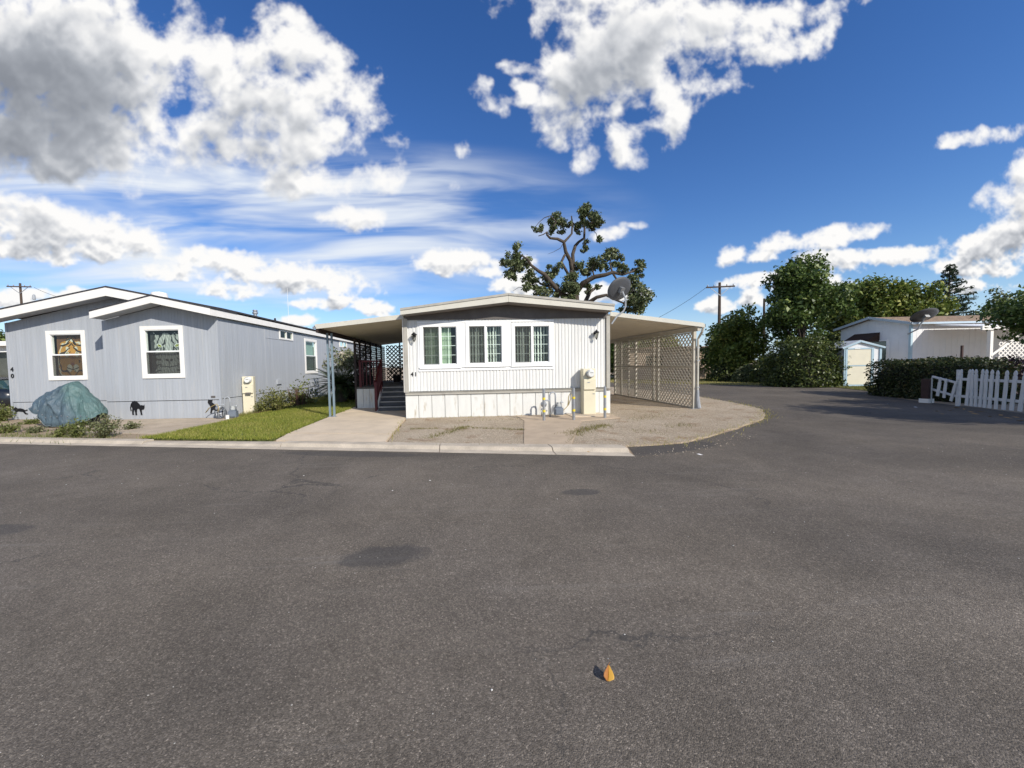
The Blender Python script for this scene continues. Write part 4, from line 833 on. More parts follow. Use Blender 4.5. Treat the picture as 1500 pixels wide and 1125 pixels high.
def fur(x, y, kind):
    """flat printed big-cat face, x to the right and y up in -1..1"""
    X = np.abs(x - (.02 if kind == 'o' else .12)); h = lambda a, b, w: np.exp(-((a)**2+(b)**2)/w)
    wob = .05*np.sin(9*x+3*y) + .04*np.sin(17*y-5*x)
    if kind == 'o':
        c = np.stack([.58+0*x, .27+0*x, .055+0*x], -1); r = np.sqrt(X**2*1.05+(y+.30)**2)
        bgm = r > 1.12+wob; c[bgm] = (.16, .07, .03)
        whit = (h(X-.34, y-.06, .030) > .5) | (h(X-.30, y-.33, .018) > .5) | (h(X-.22, y+.62, .05) > .5) | (r > .98+wob) & (r < 1.06+wob)
        c[whit] = (.72, .66, .54)
        st = (np.sin(r*26+4*np.sin(X*5)+wob*14) > .52) & (r > .46) & (X > .1); c[st & ~bgm] = (.03, .018, .012)
        fh = (np.sin((y+X*.9)*24) > .55) & (X < .32) & (y > .42) & (y < .98); c[fh] = (.03, .018, .012)
        c[(h(X-.33, (y-.08)*1.4, .012) > .45)] = (.02, .015, .01); c[(h(X-.33, (y-.09)*1.4, .0028) > .4)] = (.62, .50, .16)
        nose = (X < .12+.06*(y < -.2)) & (y < .12) & (y > -.36); c[nose] = (.52, .23, .08)
        c[(h(X, (y+.42)*1.6, .02) > .5)] = (.30, .09, .06); c[(X < .018) & (y < -.44) & (y > -.66)] = (.02, .015, .01)
        c[(np.abs(y+.70-.25*X) < .025) & (X < .42)] = (.02, .015, .01)
    else:
        g_ = .40 + .14*np.sin(30*x+9*y)*np.sin(13*y) + .1*np.sin(51*x-17*y); c = np.stack([g_, g_*1.0, g_*.93], -1)
        side = X > .86+wob; c[side] = (.05, .05, .05)
        st = (np.sin(X*15+y*9+wob*16) > .62) & (y > .02) & (X > .16); c[st] = (.03, .03, .03)
        st2 = (np.sin(y*24+X*5+wob*10) > .66) & (X > .50) & (y < .3); c[st2] = (.05, .05, .05)
        c[(y > .86+wob)] = (.02, .02, .02)
        lid = h((X-.56)*.8, (y-.32-.18*(X-.56))*1.9, .030) > .45; c[lid] = (.75, .75, .68); c[h((X-.56)*.85, (y-.31-.18*(X-.56))*2.0, .019) > .5] = (.02, .02, .02)
        eye = h((X-.56)*.9, (y-.31-.12*(X-.56))*1.9, .011) > .45; c[eye] = (.48, .50, .10); c[h(X-.56, y-.32, .0016) > .45] = (.01, .01, .01)
        c[(h((X-.30)*1.6, (y-.16)*.8, .012) > .5)] = (.04, .04, .04)
        muz = h(X-.26, y+.62, .09) > .5; c[muz] *= 1.25
        c[(h((X-.13)*1.1, (y+.38)*1.9-.25*X, .016) > .5)] = (.03, .03, .03); c[(X < .02) & (y < -.40) & (y > -.68)] = (.03, .03, .03)
        c[(np.abs(y+.70-.22*X+.2*X*X) < .022) & (X < .62)] = (.03, .03, .03)
        wk = (np.abs(np.sin((y+.10*X)*24)) < .12) & (X > .2) & (X < .75) & (y < -.46) & (y > -.85); c[wk] = (.10, .10, .10)
    n = .85+.3*rng.random(x.shape); return (c*n[..., None]).clip(0, 1)
def cat_print(e, rect, kind, label):
    a, b, c, d = rect; nx_, nz = 104, 132; X, Z = np.meshgrid(np.linspace(-1, 1, nx_+1), np.linspace(-1, 1, nz+1))
    V = np.stack([a+.055+(b-a-.055)*(X+1)/2, .13+.008*np.sin(X*6)+.004*np.sin(Z*9), c+(d-c)*(Z+1)/2], -1).reshape(-1, 3)
    i = np.arange(nz)[:, None]*(nx_+1)+np.arange(nx_)[None]; Fq = np.stack([i, i+1, i+nx_+2, i+nx_+1], -1).reshape(-1, 4)
    o = nmesh('printed_curtain', V, Fq, print_mat('printed_cloth_'+('amber' if kind == 'o' else 'white')), e)
    xc = (X[:-1, :-1]+X[1:, 1:])/2; zc = (Z[:-1, :-1]+Z[1:, 1:])/2; col = fur(xc, zc, kind).reshape(-1, 3)
    at = o.data.color_attributes.new('print', 'FLOAT_COLOR', 'CORNER'); at.data.foreach_set('color', np.repeat(np.column_stack([col, np.ones(len(col))]), 4, 0).astype(np.float32).ravel()); o['label'] = label
e, rc = hung(GH, *w1[:2], *w1[2:], .6); cat_print(e, rc, 'o', 'orange tiger face print')
e, rc = hung(GH, *w2[:2], *w2[2:], 0); cat_print(e, rc, 'w', 'white tiger face print with yellow eyes')
e, rc = hung(GH, 6.44, 7.94, 1.31, 3.04, 0, R(90), (0.0, 7.19, 1.31))
mb = MB(); a, b, c, d = rc; mb.add([(a, .14, c), (b, .14, c), (b, .14, d), (a, .14, d)], [(0, 1, 2, 3)]); mb.build('window_shade', mat('pale_green_shade', (.30, .42, .36), .85, .1, 3), e)
def small_win(y0, y1, z0, z1):
    e = empty('window', (0, (y0+y1)/2, z0), R(90)); e.parent = GH; w, h = y1-y0, z1-z0; l = -w/2; t = .07; f = MB()
    for bx in (((l, -.028, 0), (l+t, .06, h)), ((w/2-t, -.028, 0), (w/2, .06, h)), ((l+t, -.028, h-t), (w/2-t, .06, h)), ((l+t, -.028, 0), (w/2-t, .06, t)), ((-.03, -.02, t), (.03, .05, h-t))): f.box(*bx)
    f.build('window_trim', white_trim, e); mb = MB(); mb.add([(l+t, .01, t), (-.03, .01, t), (-.03, .01, h-t), (l+t, .01, h-t)], [(0, 1, 2, 3)]); mb.build('pane', pane_glass, e); mb = MB(); mb.add([(.03, .01, t), (w/2-t, .01, t), (w/2-t, .01, h-t), (.03, .01, h-t)], [(0, 1, 2, 3)]); mb.build('pane', pane_glass, e)
small_win(4.0, 5.25, 2.83, 3.25); small_win(11.5, 12.9, 2.85, 3.25)
mb = MB(); mb.box((mx0+.3, 3.2, .7), (-.3, 3.22, 3.2)); mb.build('room_back_panel', MATS['dim_room_wall'], GH)
mb = MB(); mb.box((-.30, -.016, .68), (-.17, -.002, .74)); mb.build('skirting_vent', dark_band, GH)
mb = MB(); mb.box((.002, 2.84, .66), (.012, 2.87, 3.24)); mb.box((.002, 2.87, 2.80), (.012, 5.1, 2.82)); mb.build('siding_seam', grey_sid, GH)
mb = MB(); mb.box((.0, 3.6, .93), (.06, 3.95, 1.12)); mb.build('wall_outlet_box', grey_sid, GH)
n4 = text('house_number_digit', '4', .20, black_paint, GH, (-7.40, .588, 1.66), ext=.008); n0 = text('house_number_digit', '0', .20, black_paint, GH, (-7.40, .588, 1.44), ext=.008)

# black cat cut-outs fixed to the skirting
GHM = Matrix.Translation((-7.53, 12.75, 0)) @ Matrix.Rotation(R(-2.5), 4, 'Z')
def cutout(pts, lx, ly, z, s, label, flip=False):
    p = GHM @ Vector((lx, ly, z)); e = MB(); e.prism([((-x if flip else x)*s, y*s) for x, y in pts], -.012, -.002)
    o = e.build('cat_cutout', black_paint); o.location = p; o.rotation_euler = (0, 0, R(-2.5)); tag(o, label, 'cat figure', 'black cat cut-outs on the grey home')
arch = [(.02, .28), (.0, .52), (.06, .78), (.18, .95), (.34, 1.0), (.5, .93), (.62, .80), (.74, .66), (.84, .70), (.86, .66), (.96, .66), (1.0, .72), (1.01, .55), (.97, .40), (.88, .36), (.80, .40), (.80, .15), (.83, .0), (.72, .0), (.70, .2), (.64, .42), (.56, .46), (.48, .40), (.44, .16), (.46, 0), (.34, 0), (.34, .18), (.28, .42), (.22, .16), (.24, .02), (.12, .02), (.12, .25), (.15, .5), (.10, .62), (.06, .5), (.08, .3)]
cutout(arch, -2.93, 0, .17, .46, 'black arched-back cat cut-out on the grey skirting below the white tiger window')
run = [(0, .30), (.04, .36), (.20, .31), (.34, .40), (.55, .46), (.72, .44), (.82, .50), (.88, .58), (.92, .50), (1.0, .46), (1.03, .38), (.95, .32), (.92, .2), (1.0, .05), (.93, .02), (.84, .18), (.70, .24), (.5, .22), (.36, .20), (.20, .02), (.02, .0), (0, .05), (.14, .10), (.22, .22), (.16, .25)]
cutout(run, -6.93, .6, .20, .46, 'black running cat cut-out at the left corner of the grey home', True)
sit = [(.02, .92), (.06, 1.0), (.10, .95), (.22, .96), (.30, 1.0), (.31, .90), (.27, .80), (.40, .70), (.56, .52), (.66, .32), (.80, .22), (.98, .24), (.98, .18), (.78, .12), (.64, .14), (.55, .02), (.44, .0), (.50, .12), (.44, .26), (.36, .34), (.26, .26), (.22, .10), (.12, .10), (.16, .30), (.18, .5), (.12, .62), (.06, .70), (0, .80)]
cutout(sit, -.42, 0, .13, .50, 'black sitting cat cut-out beside the gas meter of the grey home')

# ------------------------------------------------------------------ utilities
def pedestal(loc, rz, label, h=1.34, w=.36, d=.30):
    e = empty('meter_pedestal', loc, rz, label, 'meter cabinet', 'electric meter pedestals'); m = MB()
    m.box((-w/2, 0, 0), (w/2, d, h)); m.build('cabinet', beige_box, e, bevel=.012)
    m = MB(); m.box((-w/2+.012, -.012, .02), (w/2-.012, -.001, .70)); dr = m.build('lower_door', beige_box, e, bevel=.004); mm = MB(); mm.box((.09, -.022, .60), (.15, -.0125, .62)); mm.build('door_latch', galv, dr)
    m = MB(); m.box((-w/2+.008, -.055, .735), (w/2-.008, -.001, 1.04)); dr = m.build('breaker_cover', beige_box, e, bevel=.008); mm = MB(); mm.box((-.07, -.062, .93), (.0, -.0555, .955)); mm.build('cover_plate', galv, dr)
    m = MB(); m.lathe((.015, -.02, 1.19), [(.11, -.02), (.11, .02), (.098, .03), (.092, .11), (.08, .13), (0, .13)], 20, axis='y'); m.build('meter_glass', mat('meter_dome', (.72, .72, .68), .15, .05, 4, spec=.8), e, smooth=False)
    m = MB(); m.lathe((.015, -.02, 1.19), [(.120, -.02), (.120, .025), (.108, .03)], 20, axis='y'); m.build('meter_ring', galv, e)
    m = MB(); m.box((-.02, -.156, 1.215), (.07, -.150, 1.232)); m.build('meter_label', mat('grey_label', (.2, .2, .2), .6, .1, 4), e)
    return e
pedestal((3.92, 11.02, .05), R(-3), 'beige electric meter cabinet against the white skirting behind the bollards')
e = pedestal((-7.26, 13.9, .0), R(12), 'beige electric meter cabinet on the grass beside the grey home', 1.32, .36, .26)
mb = MB(); mb.box((-.06, -.1, .69), (.10, -.056, .76)); mb.build('cover_latch', dark_band, e)
def bollard(p, h, label):
    e = empty('bollard', p, 0, label, 'bollard', 'grey pipe bollards round the meters'); m = MB()
    m.tube([(0, 0, 0), (0, 0, h), (0, 0, h+.015)], [.038, .038, .022], 14); m.build('pipe', galv, e)
    for z in (.30*h, .70*h): m = MB(); m.tube([(0, 0, z-.03), (0, 0, z+.03)], .0405, 14); m.build('yellow_band', yellow, e)
bollard((2.38, 10.17, .046), .83, 'galvanised pipe bollard with yellow bands left of the gas meter')
bollard((3.18, 10.15, .046), .84, 'galvanised pipe bollard with yellow bands between gas meter and beige cabinet')
bollard((4.10, 10.33, .03), .86, 'galvanised pipe bollard with yellow bands right of the beige cabinet')
def gas_meter(loc, rz, label, hose):
    e = empty('gas_meter', loc, rz, label, 'gas meter', 'gas meters'); m = MB()
    m.box((.10, -.11, .06), (.34, .09, .26)); m.box((.12, -.13, .09), (.32, -.11, .23)); m.box((.13, -.09, .26), (.31, .07, .30)); m.build('meter_body', mat('gas_meter_grey', (.16, .185, .22), .5, .1, 6), e, bevel=.02)
    m = MB(); m.lathe((.22, -.02, .30), [(.07, 0), (.07, .04), (.055, .06), (.055, .11), (0, .12)], 14); m.build('meter_index', mat('index_glass', (.45, .46, .44), .25, .1, 5), e)
    m = MB(); m.tube([(-.20, 0, .0), (-.20, 0, .44), (-.16, 0, .47), (-.05, 0, .47), (-.02, 0, .44), (-.02, 0, .34)], .022, 8); m.build('riser_pipe', pipe_grey, e, smooth=True)
    m = MB(); m.lathe((-.20, -.0, .36), [(.0, -.06), (.08, -.05), (.085, -.02), (.085, .02), (.05, .05), (0, .06)], 14, axis='y'); m.tube([(-.20, -.05, .36), (-.20, -.12, .36)], .03, 10); m.build('regulator', galv, e)
    m = MB(); m.tube([(-.02, 0, .0), (-.02, 0, .62), (.01, 0, .68), (.07, 0, .70), (.12, 0, .68), (.14, 0, .62), (.14, 0, .28)], .022, 8); m.build('gooseneck_pipe', pipe_grey, e, smooth=True)
    m = MB(); m.tube([(.30, 0, .28), (.30, 0, .40), (.33, 0, .44)], .018, 8); m.tube([(-.26, 0, .18), (-.10, 0, .18)], .02, 8); m.tube([(-.26, 0, .02), (-.26, 0, .24)], .02, 8); m.build('valve_pipe', galv, e, smooth=True)
    m = MB(); m.bar((-.27, -.04, .25), (-.21, -.04, .25), .02, .03); m.bar((.27, -.03, .42), (.36, -.03, .40), .02, .02); m.build('valve_handle', pipe_grey, e)
    m = MB(); m.tube(hose, .009, 6); m.build('hose', mat('tan_hose', (.45, .33, .10), .6, .1, 5), e, smooth=True); m = MB(); m.tube([(p[0]+.02, p[1]+.012, p[2]+.01) for p in hose], .009, 6); m.build('conduit', pipe_grey, e, smooth=True)
    return e
gas_meter((2.72, 10.80, .046), 0, 'grey gas meter with looped pipes before the white skirting', [(.33, .02, .14), (.42, .02, .22), (.52, .03, .32), (.58, .03, .48), (.62, .03, .62), (.60, .06, .66), (.54, .06, .58), (.52, .05, .42), (.50, .04, .28)])
gas_meter((-7.22, 12.44, .01), R(8), 'grey gas meter with pipes at the corner of the grey home', [(-.62, .1, .22), (-.50, .06, .36), (-.36, .02, .44), (-.22, -.05, .50), (-.16, -.06, .38), (-.20, -.06, .24)])
# pale bucket lid and hose ring by that meter
mb = MB(); mb.lathe((0, 0, 0), [(.05, 0), (.05, .12), (.055, .13), (0, .13)], 12); o = mb.build('marker_post', white_trim); o.location = (-7.08, 12.28, .03); tag(o, 'small white utility marker stub beside the grey gas meter', 'marker')
mb = MB(); mb.tube([(.17*math.cos(a/12*6.283), .03*math.sin(a/3), .19+.17*math.sin(a/12*6.283)) for a in range(13)], .016, 8); o = mb.build('hose_coil', mat('grey_hose', (.10, .11, .12), .5, .1, 5)); o.location = (-7.36, 12.36, .03); tag(o, 'small dark hose ring leaning by the grey gas meter', 'hose')

# ------------------------------------------------------------------ covered motorcycle
MC = empty('covered_motorcycle', (-11.22, 11.75, .03), R(-3), label='motorcycle under a draped blue green tarpaulin in front of the grey home', cat='covered motorcycle')
ns, na = 150, 110
Sx = np.linspace(0, 1, ns)
topz = np.interp(Sx, [0, .05, .14, .30, .48, .56, .62, .72, .76, .80, .88, .95, 1], [.72, .88, 1.0, 1.12, 1.27, 1.33, 1.29, 1.20, 1.08, .96, .80, .62, .36])
botz = np.interp(Sx, [0, .06, .16, .26, .32, .45, .6, .8, .9, 1], [.56, .48, .36, .24, .05, .02, .03, .10, .16, .26])
halfw = np.interp(Sx, [0, .1, .3, .5, .62, .8, .93, 1], [.16, .30, .40, .47, .46, .38, .28, .12])
V = []
ridge_ = lambda v, w: math.exp(-(v/w)**2)
for i, s in enumerate(Sx):
    x = -1.12 + 2.2*s
    for j in range(na):
        a = math.pi*j/(na-1); cx = math.cos(a); sz = math.sin(a); q = 1-sz                       # q: 0 along the top, 1 at the hem
        side = math.copysign(1, cx); y = -halfw[i]*abs(cx)**.7*side; z = botz[i]+(topz[i]-botz[i])*sz**.62
        nv = Vector((s*6.5, a*1.6, 3.0))
        crump = .050*mnoise.noise(nv*.8) + .030*(abs(mnoise.noise(nv*1.5+Vector((5, 1, 2))))*2-.5) + .010*(abs(mnoise.noise(nv*3.5))*2-.5)
        hang = abs(math.sin(s*15.5+1.1*q+.8*mnoise.noise(Vector((s*4, q, 7)))))**.8*.13*q**.8 - .04
        tight = .07*ridge_(s-.17-.42*q, .030) + .06*ridge_(s-.60+.30*q, .026) + .05*ridge_(s-.60-.20*q, .022) + .05*ridge_(s-.80-.16*q, .024) + .05*ridge_(s-.40+.16*q, .028)
        valley = -.15*ridge_(s-.40-.10*q, .10)*ridge_(q-.30, .20) - .13*ridge_(s-.73, .045)*ridge_(q-.25, .25)
        rr = crump + hang + tight + valley + .08*q*q
        V.append((x + .035*mnoise.noise(Vector((s*9, a*3, 11))), y - rr*side*min(1, abs(cx)*1.6), z + rr*sz*.45 + q*(.06*mnoise.noise(Vector((s*8, side, 1)))+.03*mnoise.noise(Vector((s*21, side, 1))))))
V = np.array(V); i = np.arange(ns-1)[:, None]*na+np.arange(na-1)[None]; Fq = np.stack([i, i+na, i+na+1, i+1], -1).reshape(-1, 4)
def tarp_mat():
    m = bpy.data.materials.new('blue_green_tarpaulin'); m.use_nodes = True; t = NT(m.node_tree); b = m.node_tree.nodes['Principled BSDF']
    co = t.n('ShaderNodeTexCoord').outputs['Object']; sp_ = t.n('ShaderNodeSeparateXYZ'); t.l(co, sp_.inputs[0])
    k = t.math('ADD', t.math('ADD', sp_.outputs[0], t.math('MULTIPLY', sp_.outputs[2], .75)), t.math('MULTIPLY', t.math('SUBTRACT', t.noise(co, 2.5, 4), .5), .7))
    c = t.mix(t.maprange(k, .55, 1.15, smooth=True), (.080, .118, .145), (.090, .155, .150)); f = t.ramp(t.noise(co, 7, 6, .65), [(.25, .72), (.75, 1.25)]); c = t.mix(1, c, f, 'MULTIPLY')
    t.l(c, b.inputs['Base Color']); b.inputs['Roughness'].default_value = .5; b.inputs['Specular IOR Level'].default_value = .35
    bp = t.n('ShaderNodeBump'); bp.inputs['Strength'].default_value = .9; bp.inputs['Distance'].default_value = .06; wm = t.n('ShaderNodeMapping'); t.l(co, wm.inputs[0]); wm.inputs['Scale'].default_value = (7, 7, 1.6); wm.inputs['Rotation'].default_value = (0, .35, 0); t.l(t.math('ABSOLUTE', t.math('SUBTRACT', t.noise(wm.outputs[0], 1.0, 4, .55, .8), .5)), bp.inputs['Height']); t.l(bp.outputs[0], b.inputs['Normal']); return m
tp = nmesh('tarpaulin', V, Fq, tarp_mat(), MC, smooth=True); so = tp.modifiers.new('thick', 'SOLIDIFY'); so.thickness = .006
hp = V.reshape(ns, na, 3)[:, -1]; mb = MB(); mb.tube([tuple(p + np.array([0, -.01, .012])) for p in V.reshape(ns, na, 3)[::3, 0]], .009, 5); mb.build('hem_cord', mat('hem_cord_grey', (.16, .20, .21), .7, .1, 5), MC, smooth=True)
for i_ in range(6, ns-4, 12): p = V.reshape(ns, na, 3)[i_, 3]; mb = MB(); mb.lathe((p[0], p[1]-.012, p[2]+.02), [(.010, 0), (.010, .006), (.020, .006), (.022, 0)], 10, axis='y'); mb.build('eyelet', galv, MC)
def wheel(x):
    m = MB(); m.tube([(x+.27*math.cos(a*math.pi/12), 0, .30+.27*math.sin(a*math.pi/12)) for a in range(25)], .055, 8); wo_ = m.build('wheel', rubber, MC, smooth=True)
    m = MB(); m.tube([(x+.20*math.cos(a*math.pi/12), 0, .30+.20*math.sin(a*math.pi/12)) for a in range(25)], .018, 6)
    for k in range(6): a = k*math.pi/3; m.bar((x, 0, .30), (x+.2*math.cos(a), 0, .30+.2*math.sin(a)), .02, .02)
    m.build('rim', galv, wo_)
MC.scale = (.84, .72, .96)
wheel(-.62); wheel(.70)
mb = MB(); mb.bar((-.62, 0, .3), (-.2, 0, .8), .06, .06); mb.bar((.7, 0, .3), (.25, 0, .85), .06, .06); mb.box((-.35, -.15, .28), (.25, .15, .65)); mb.build('frame', dark_band, MC)

# ------------------------------------------------------------------ far left: the next home and a car in the gap
NH = empty('mobile_home', (-24.5, 21.5, 0), label='white mobile home with a dark window at the left edge behind the grey home', cat='mobile home')
mb = MB(); wall(mb, 0, 9.0, .3, 3.05, 0, [(.2, 3.5, 1.35, 2.75)], pitch=.2, gw=.012); mb.box((0, .05, .3), (.05, 6, 3.05)); mb.box((8.95, .05, .3), (9, 6, 3.05)); mb.box((0, 5.95, .3), (9, 6, 3.05)); mb.build('house_wall', white_sid, NH)
mb = MB(); mb.box((-.3, -.35, 3.06), (9.3, 6.3, 3.30)); mb.build('roof', white_trim, NH); mb = MB(); mb.box((0, .03, .0), (9, .06, .32)); mb.build('skirting_panel', skirt_w, NH)
mb = MB(); mb.box((.1, .35, .4), (8.9, .37, 3.0)); mb.build('room_back_panel', dark_band, NH)  # dark panel added close behind the window so the interior reads dark
e = empty('window', (.2, 0, 1.35)); e.parent = NH; mb = MB()
for bx in (((-.06, -.03, -.06), (0, .05, 1.46)), ((3.3, -.03, -.06), (3.36, .05, 1.46)), ((0, -.03, 1.40), (3.3, .05, 1.46)), ((0, -.03, -.06), (3.3, .05, 0)), ((1.62, -.02, 0), (1.68, .04, 1.4))): mb.box(*bx)
mb.build('window_frame', white_pvc, e); mb = MB(); mb.add([(0, .015, 0), (3.3, .015, 0), (3.3, .015, 1.4), (0, .015, 1.4)], [(0, 1, 2, 3)]); mb.build('pane', pane_glass, e)
CR = empty('parked_car', (-17.75, 16.9, .0), R(4), label='dark parked car showing its end in the gap left of the grey home', cat='car')
car_p = mat('dark_car_paint', (.012, .016, .022), .25, .05, 4, spec=.7); car_g = mat('car_window_glass', (.03, .06, .05), .08, .1, 3, spec=.9)
def loft(secs, m_, name, par, smooth=True):
    v = []; n = len(secs[0])
    for s in secs: v += s
    m = MB(); m.add(v, [(i*n+j, (i+1)*n+j, (i+1)*n+(j+1) % n, i*n+(j+1) % n) for i in range(len(secs)-1) for j in range(n)] + [tuple(range(n))[::-1], tuple((len(secs)-1)*n+j for j in range(n))]); return m.build(name, m_, par, smooth=smooth)
def sec(x, hw, z0, z1, k=.12): return [(x, -hw+k, z0), (x, -hw, z0+k), (x, -hw, z1-k*1.5), (x, -hw+k, z1), (x, hw-k, z1), (x, hw, z1-k*1.5), (x, hw, z0+k), (x, hw-k, z0)]
loft([sec(-3.9, .70, .40, .70), sec(-3.75, .82, .28, .80), sec(-2.9, .87, .22, .90), sec(-1.5, .88, .2, .95), sec(-.3, .86, .25, .98), sec(-.05, .80, .34, .92), sec(.05, .70, .40, .80)], car_p, 'body', CR)
loft([sec(-2.9, .72, .88, .95, .03), sec(-2.2, .66, .90, 1.36, .08), sec(-1.2, .64, .92, 1.42, .08), sec(-.55, .62, .92, 1.32, .08), sec(-.08, .66, .90, .99, .03)], car_g, 'cabin_glass', CR)
loft([sec(-2.15, .60, 1.34, 1.40, .02), sec(-1.2, .60, 1.39, 1.46, .02), sec(-.6, .57, 1.30, 1.37, .02)], car_p, 'car_roof', CR)
for wx in (-3.1, -.75):
    for wy in (-.86, .72): mb = MB(); mb.lathe((wx, wy+.07, .31), [(.18, -.07), (.31, -.07), (.31, .07), (.18, .07), (.16, .03), (0, .03)], 18, axis='y'); mb.build('wheel', rubber, CR)
for wy in (-.72, .50): mb = MB(); mb.box((-.02, wy, .68), (.045, wy+.22, .80)); mb.build('tail_light', mat('red_lens', (.25, .01, .012), .2, .1, 4), CR, bevel=.01)
mb = MB(); mb.box((.0, -.75, .36), (.12, .75, .52)); mb.build('bumper', car_p, CR, bevel=.03)
# ------------------------------------------------------------------ right side: white home, shed, hedge, fence
c1 = K(1333, 530, 19.8)
WH = empty('mobile_home', (c1.x, c1.y, 0), R(-2.5), label='white mobile home with brown shingle roof behind the clipped hedge', cat='mobile home')
D = 3.75; EH = 3.28; RH = 3.72; LW = 13.0
mb = MB(); wall(mb, 0, LW, .25, EH-.02, 0, [], pitch=.30, gw=.012, gd=.008); mb.build('front_siding', white_wall, WH)
mb = MB(); wall(mb, 0, D, .25, lambda y: EH+(RH-EH)*(1-abs(y-D/2)/(D/2))-.03, 0, [], pitch=.40, gw=.012, gd=.008); mb.v = [(y, D-x, z) for x, y, z in mb.v]; mb.build('gable_siding', white_wall, WH)
mb = MB(); mb.box((0.02, D-.05, .2), (LW, D, EH)); mb.box((LW-.05, 0.02, .2), (LW, D-.06, EH)); mb.box((.04, .04, 0), (LW, D-.1, .28)); mb.build('house_wall', white_wall, WH)
mb = MB(); mb.add([(-.25, -.22, EH-.0), (LW, -.22, EH), (LW, D/2, RH+.06), (-.25, D/2, RH+.06), (LW, D+.22, EH), (-.25, D+.22, EH), (-.25, -.22, EH-.06), (LW, -.22, EH-.06), (LW, D+.22, EH-.06), (-.25, D+.22, EH-.06), (-.25, D/2, RH), (LW, D/2, RH)], [(0, 1, 2, 3), (3, 2, 4, 5), (0, 6, 7, 1), (5, 4, 8, 9), (0, 3, 10, 6), (3, 5, 9, 10), (6, 10, 11, 7), (10, 9, 8, 11)]); mb.build('roof', brown_shingle, WH)
mb = MB()
for k in range(9):
    t_ = (k+.5)/9.5; mb.box((-.24, -.22+(D/2+.2)*t_, EH+(RH+.06-EH)*t_+.002), (LW, -.22+(D/2+.2)*t_+.02, EH+(RH+.06-EH)*t_+.016))
mb.build('shingle_courses', brown_shingle, WH)
mb = MB(); mb.box((-.26, -.27, EH-.10), (LW, -.222, EH+.0)); mb.build('eave_fascia', mat('pale_blue_white_trim', (.42, .50, .56), .55, .05, 3), WH)
mb = MB(); mb.bar((-.27, -.2, EH-.03), (-.27, D/2, RH+.03), .03, .13); mb.bar((-.27, D+.2, EH-.03), (-.27, D/2, RH+.03), .03, .13); mb.build('rake_fascia', MATS['pale_blue_white_trim'], WH)
mb = MB(); mb.box((-.03, -.03, .2), (.07, -.001, EH-.1)); mb.box((-.03, -.001, .2), (-.001, .07, EH-.1)); mb.build('corner_trim', shed_blue, WH)
mb = MB(); mb.add([(-.005, 1.5, 2.92), (-.005, 2.9, 2.92), (-.75, 2.9, 2.46), (-.75, 1.5, 2.46), (-.005, 1.5, 2.88), (-.005, 2.9, 2.88), (-.75, 2.9, 2.42), (-.75, 1.5, 2.42)], [(0, 1, 2, 3), (7, 6, 5, 4), (0, 3, 7, 4), (1, 5, 6, 2), (3, 2, 6, 7)])
mb.add([(-.005, 1.5, 2.88), (-.74, 1.5, 2.42), (-.005, 1.5, 2.42), (-.005, 1.53, 2.88), (-.74, 1.53, 2.42), (-.005, 1.53, 2.42)], [(0, 1, 2), (5, 4, 3), (0, 3, 4, 1)]); mb.build('window_awning', mat('brown_awning_shingle', (.055, .032, .026), .9, .2, 6, bump=.5), WH)
e = empty('window', (-.0, 1.85, 1.3)); e.parent = WH; mb = MB()
for bx in (((-.03, -.8, 0), (.0-.001, -.72, 1.2)), ((-.03, .72, 0), (-.001, .8, 1.2)), ((-.03, -.72, 1.12), (-.001, .72, 1.2)), ((-.03, -.72, 0), (-.001, .72, .08))): mb.box(*bx)
mb.build('window_frame', white_pvc, e); mb = MB(); mb.box((-.012, -.72, .08), (-.004, .72, 1.12)); mb.build('pane', car_g, e)
AW = empty('awning', (0, 0, 0)); AW.parent = WH
pan_roof(AW, 0, 0, 1, 0, 0, 0.001, .001, cream_soff) if False else None
m = MB()
for i in range(24): a = .9+.42*i; m.add([(a+.01, -.27, 3.10), (a+.41, -.27, 3.10), (a+.41, -2.05, 2.86), (a+.01, -2.05, 2.86), (a+.01, -.27, 3.13), (a+.41, -.27, 3.13), (a+.41, -2.05, 2.89), (a+.01, -2.05, 2.89)], [(0, 1, 2, 3), (7, 6, 5, 4), (0, 4, 5, 1), (1, 5, 6, 2), (2, 6, 7, 3), (3, 7, 4, 0)])
m.build('awning_pan', white_wall, AW); mb = MB(); mb.box((.85, -2.12, 2.70), (11, -2.052, 2.90)); mb.build('front_beam', white_trim, AW)
for xx in (1.32, 4.6, 7.8): mb = MB(); mb.box((xx, -2.06, 0), (xx+.13, -1.93, 2.70)); mb.build('awning_post', white_trim, AW)
mb = MB(); lattice(mb, (2.15, -1.75), (1, 0), 3.6, .5, 2.15, sw=.05, sp=.15, t=.01); mb.bar((1.75, -1.80, 1.55), (3.0, -1.80, 2.45), .03, .10); mb.build('lattice_skirt', white_trim, AW)
w = K(1409, 521, 17.2); mb = MB(); mb.box((0, 0, 0), (.07, .06, 2.0)); o = mb.build('brown_stake', brown_post); o.location = (w.x, w.y, 0); tag(o, 'thin brown stake standing up behind the clipped hedge', 'post')
p = K(1353, 461, 19.3); q = K(1349, 470, 19.25)
dish('satellite_dish', tuple(p), (.10, .62, .78), [tuple(K(1350, 471, 19.35)), tuple(K(1347, 477, 19.4)), tuple(K(1335, 483, 19.7))], 'dark satellite dish over the roof corner of the white home behind the hedge')
dd = bpy.data.objects['satellite_dish.001']; dd.scale = (1.3, 1.3, 1.3)

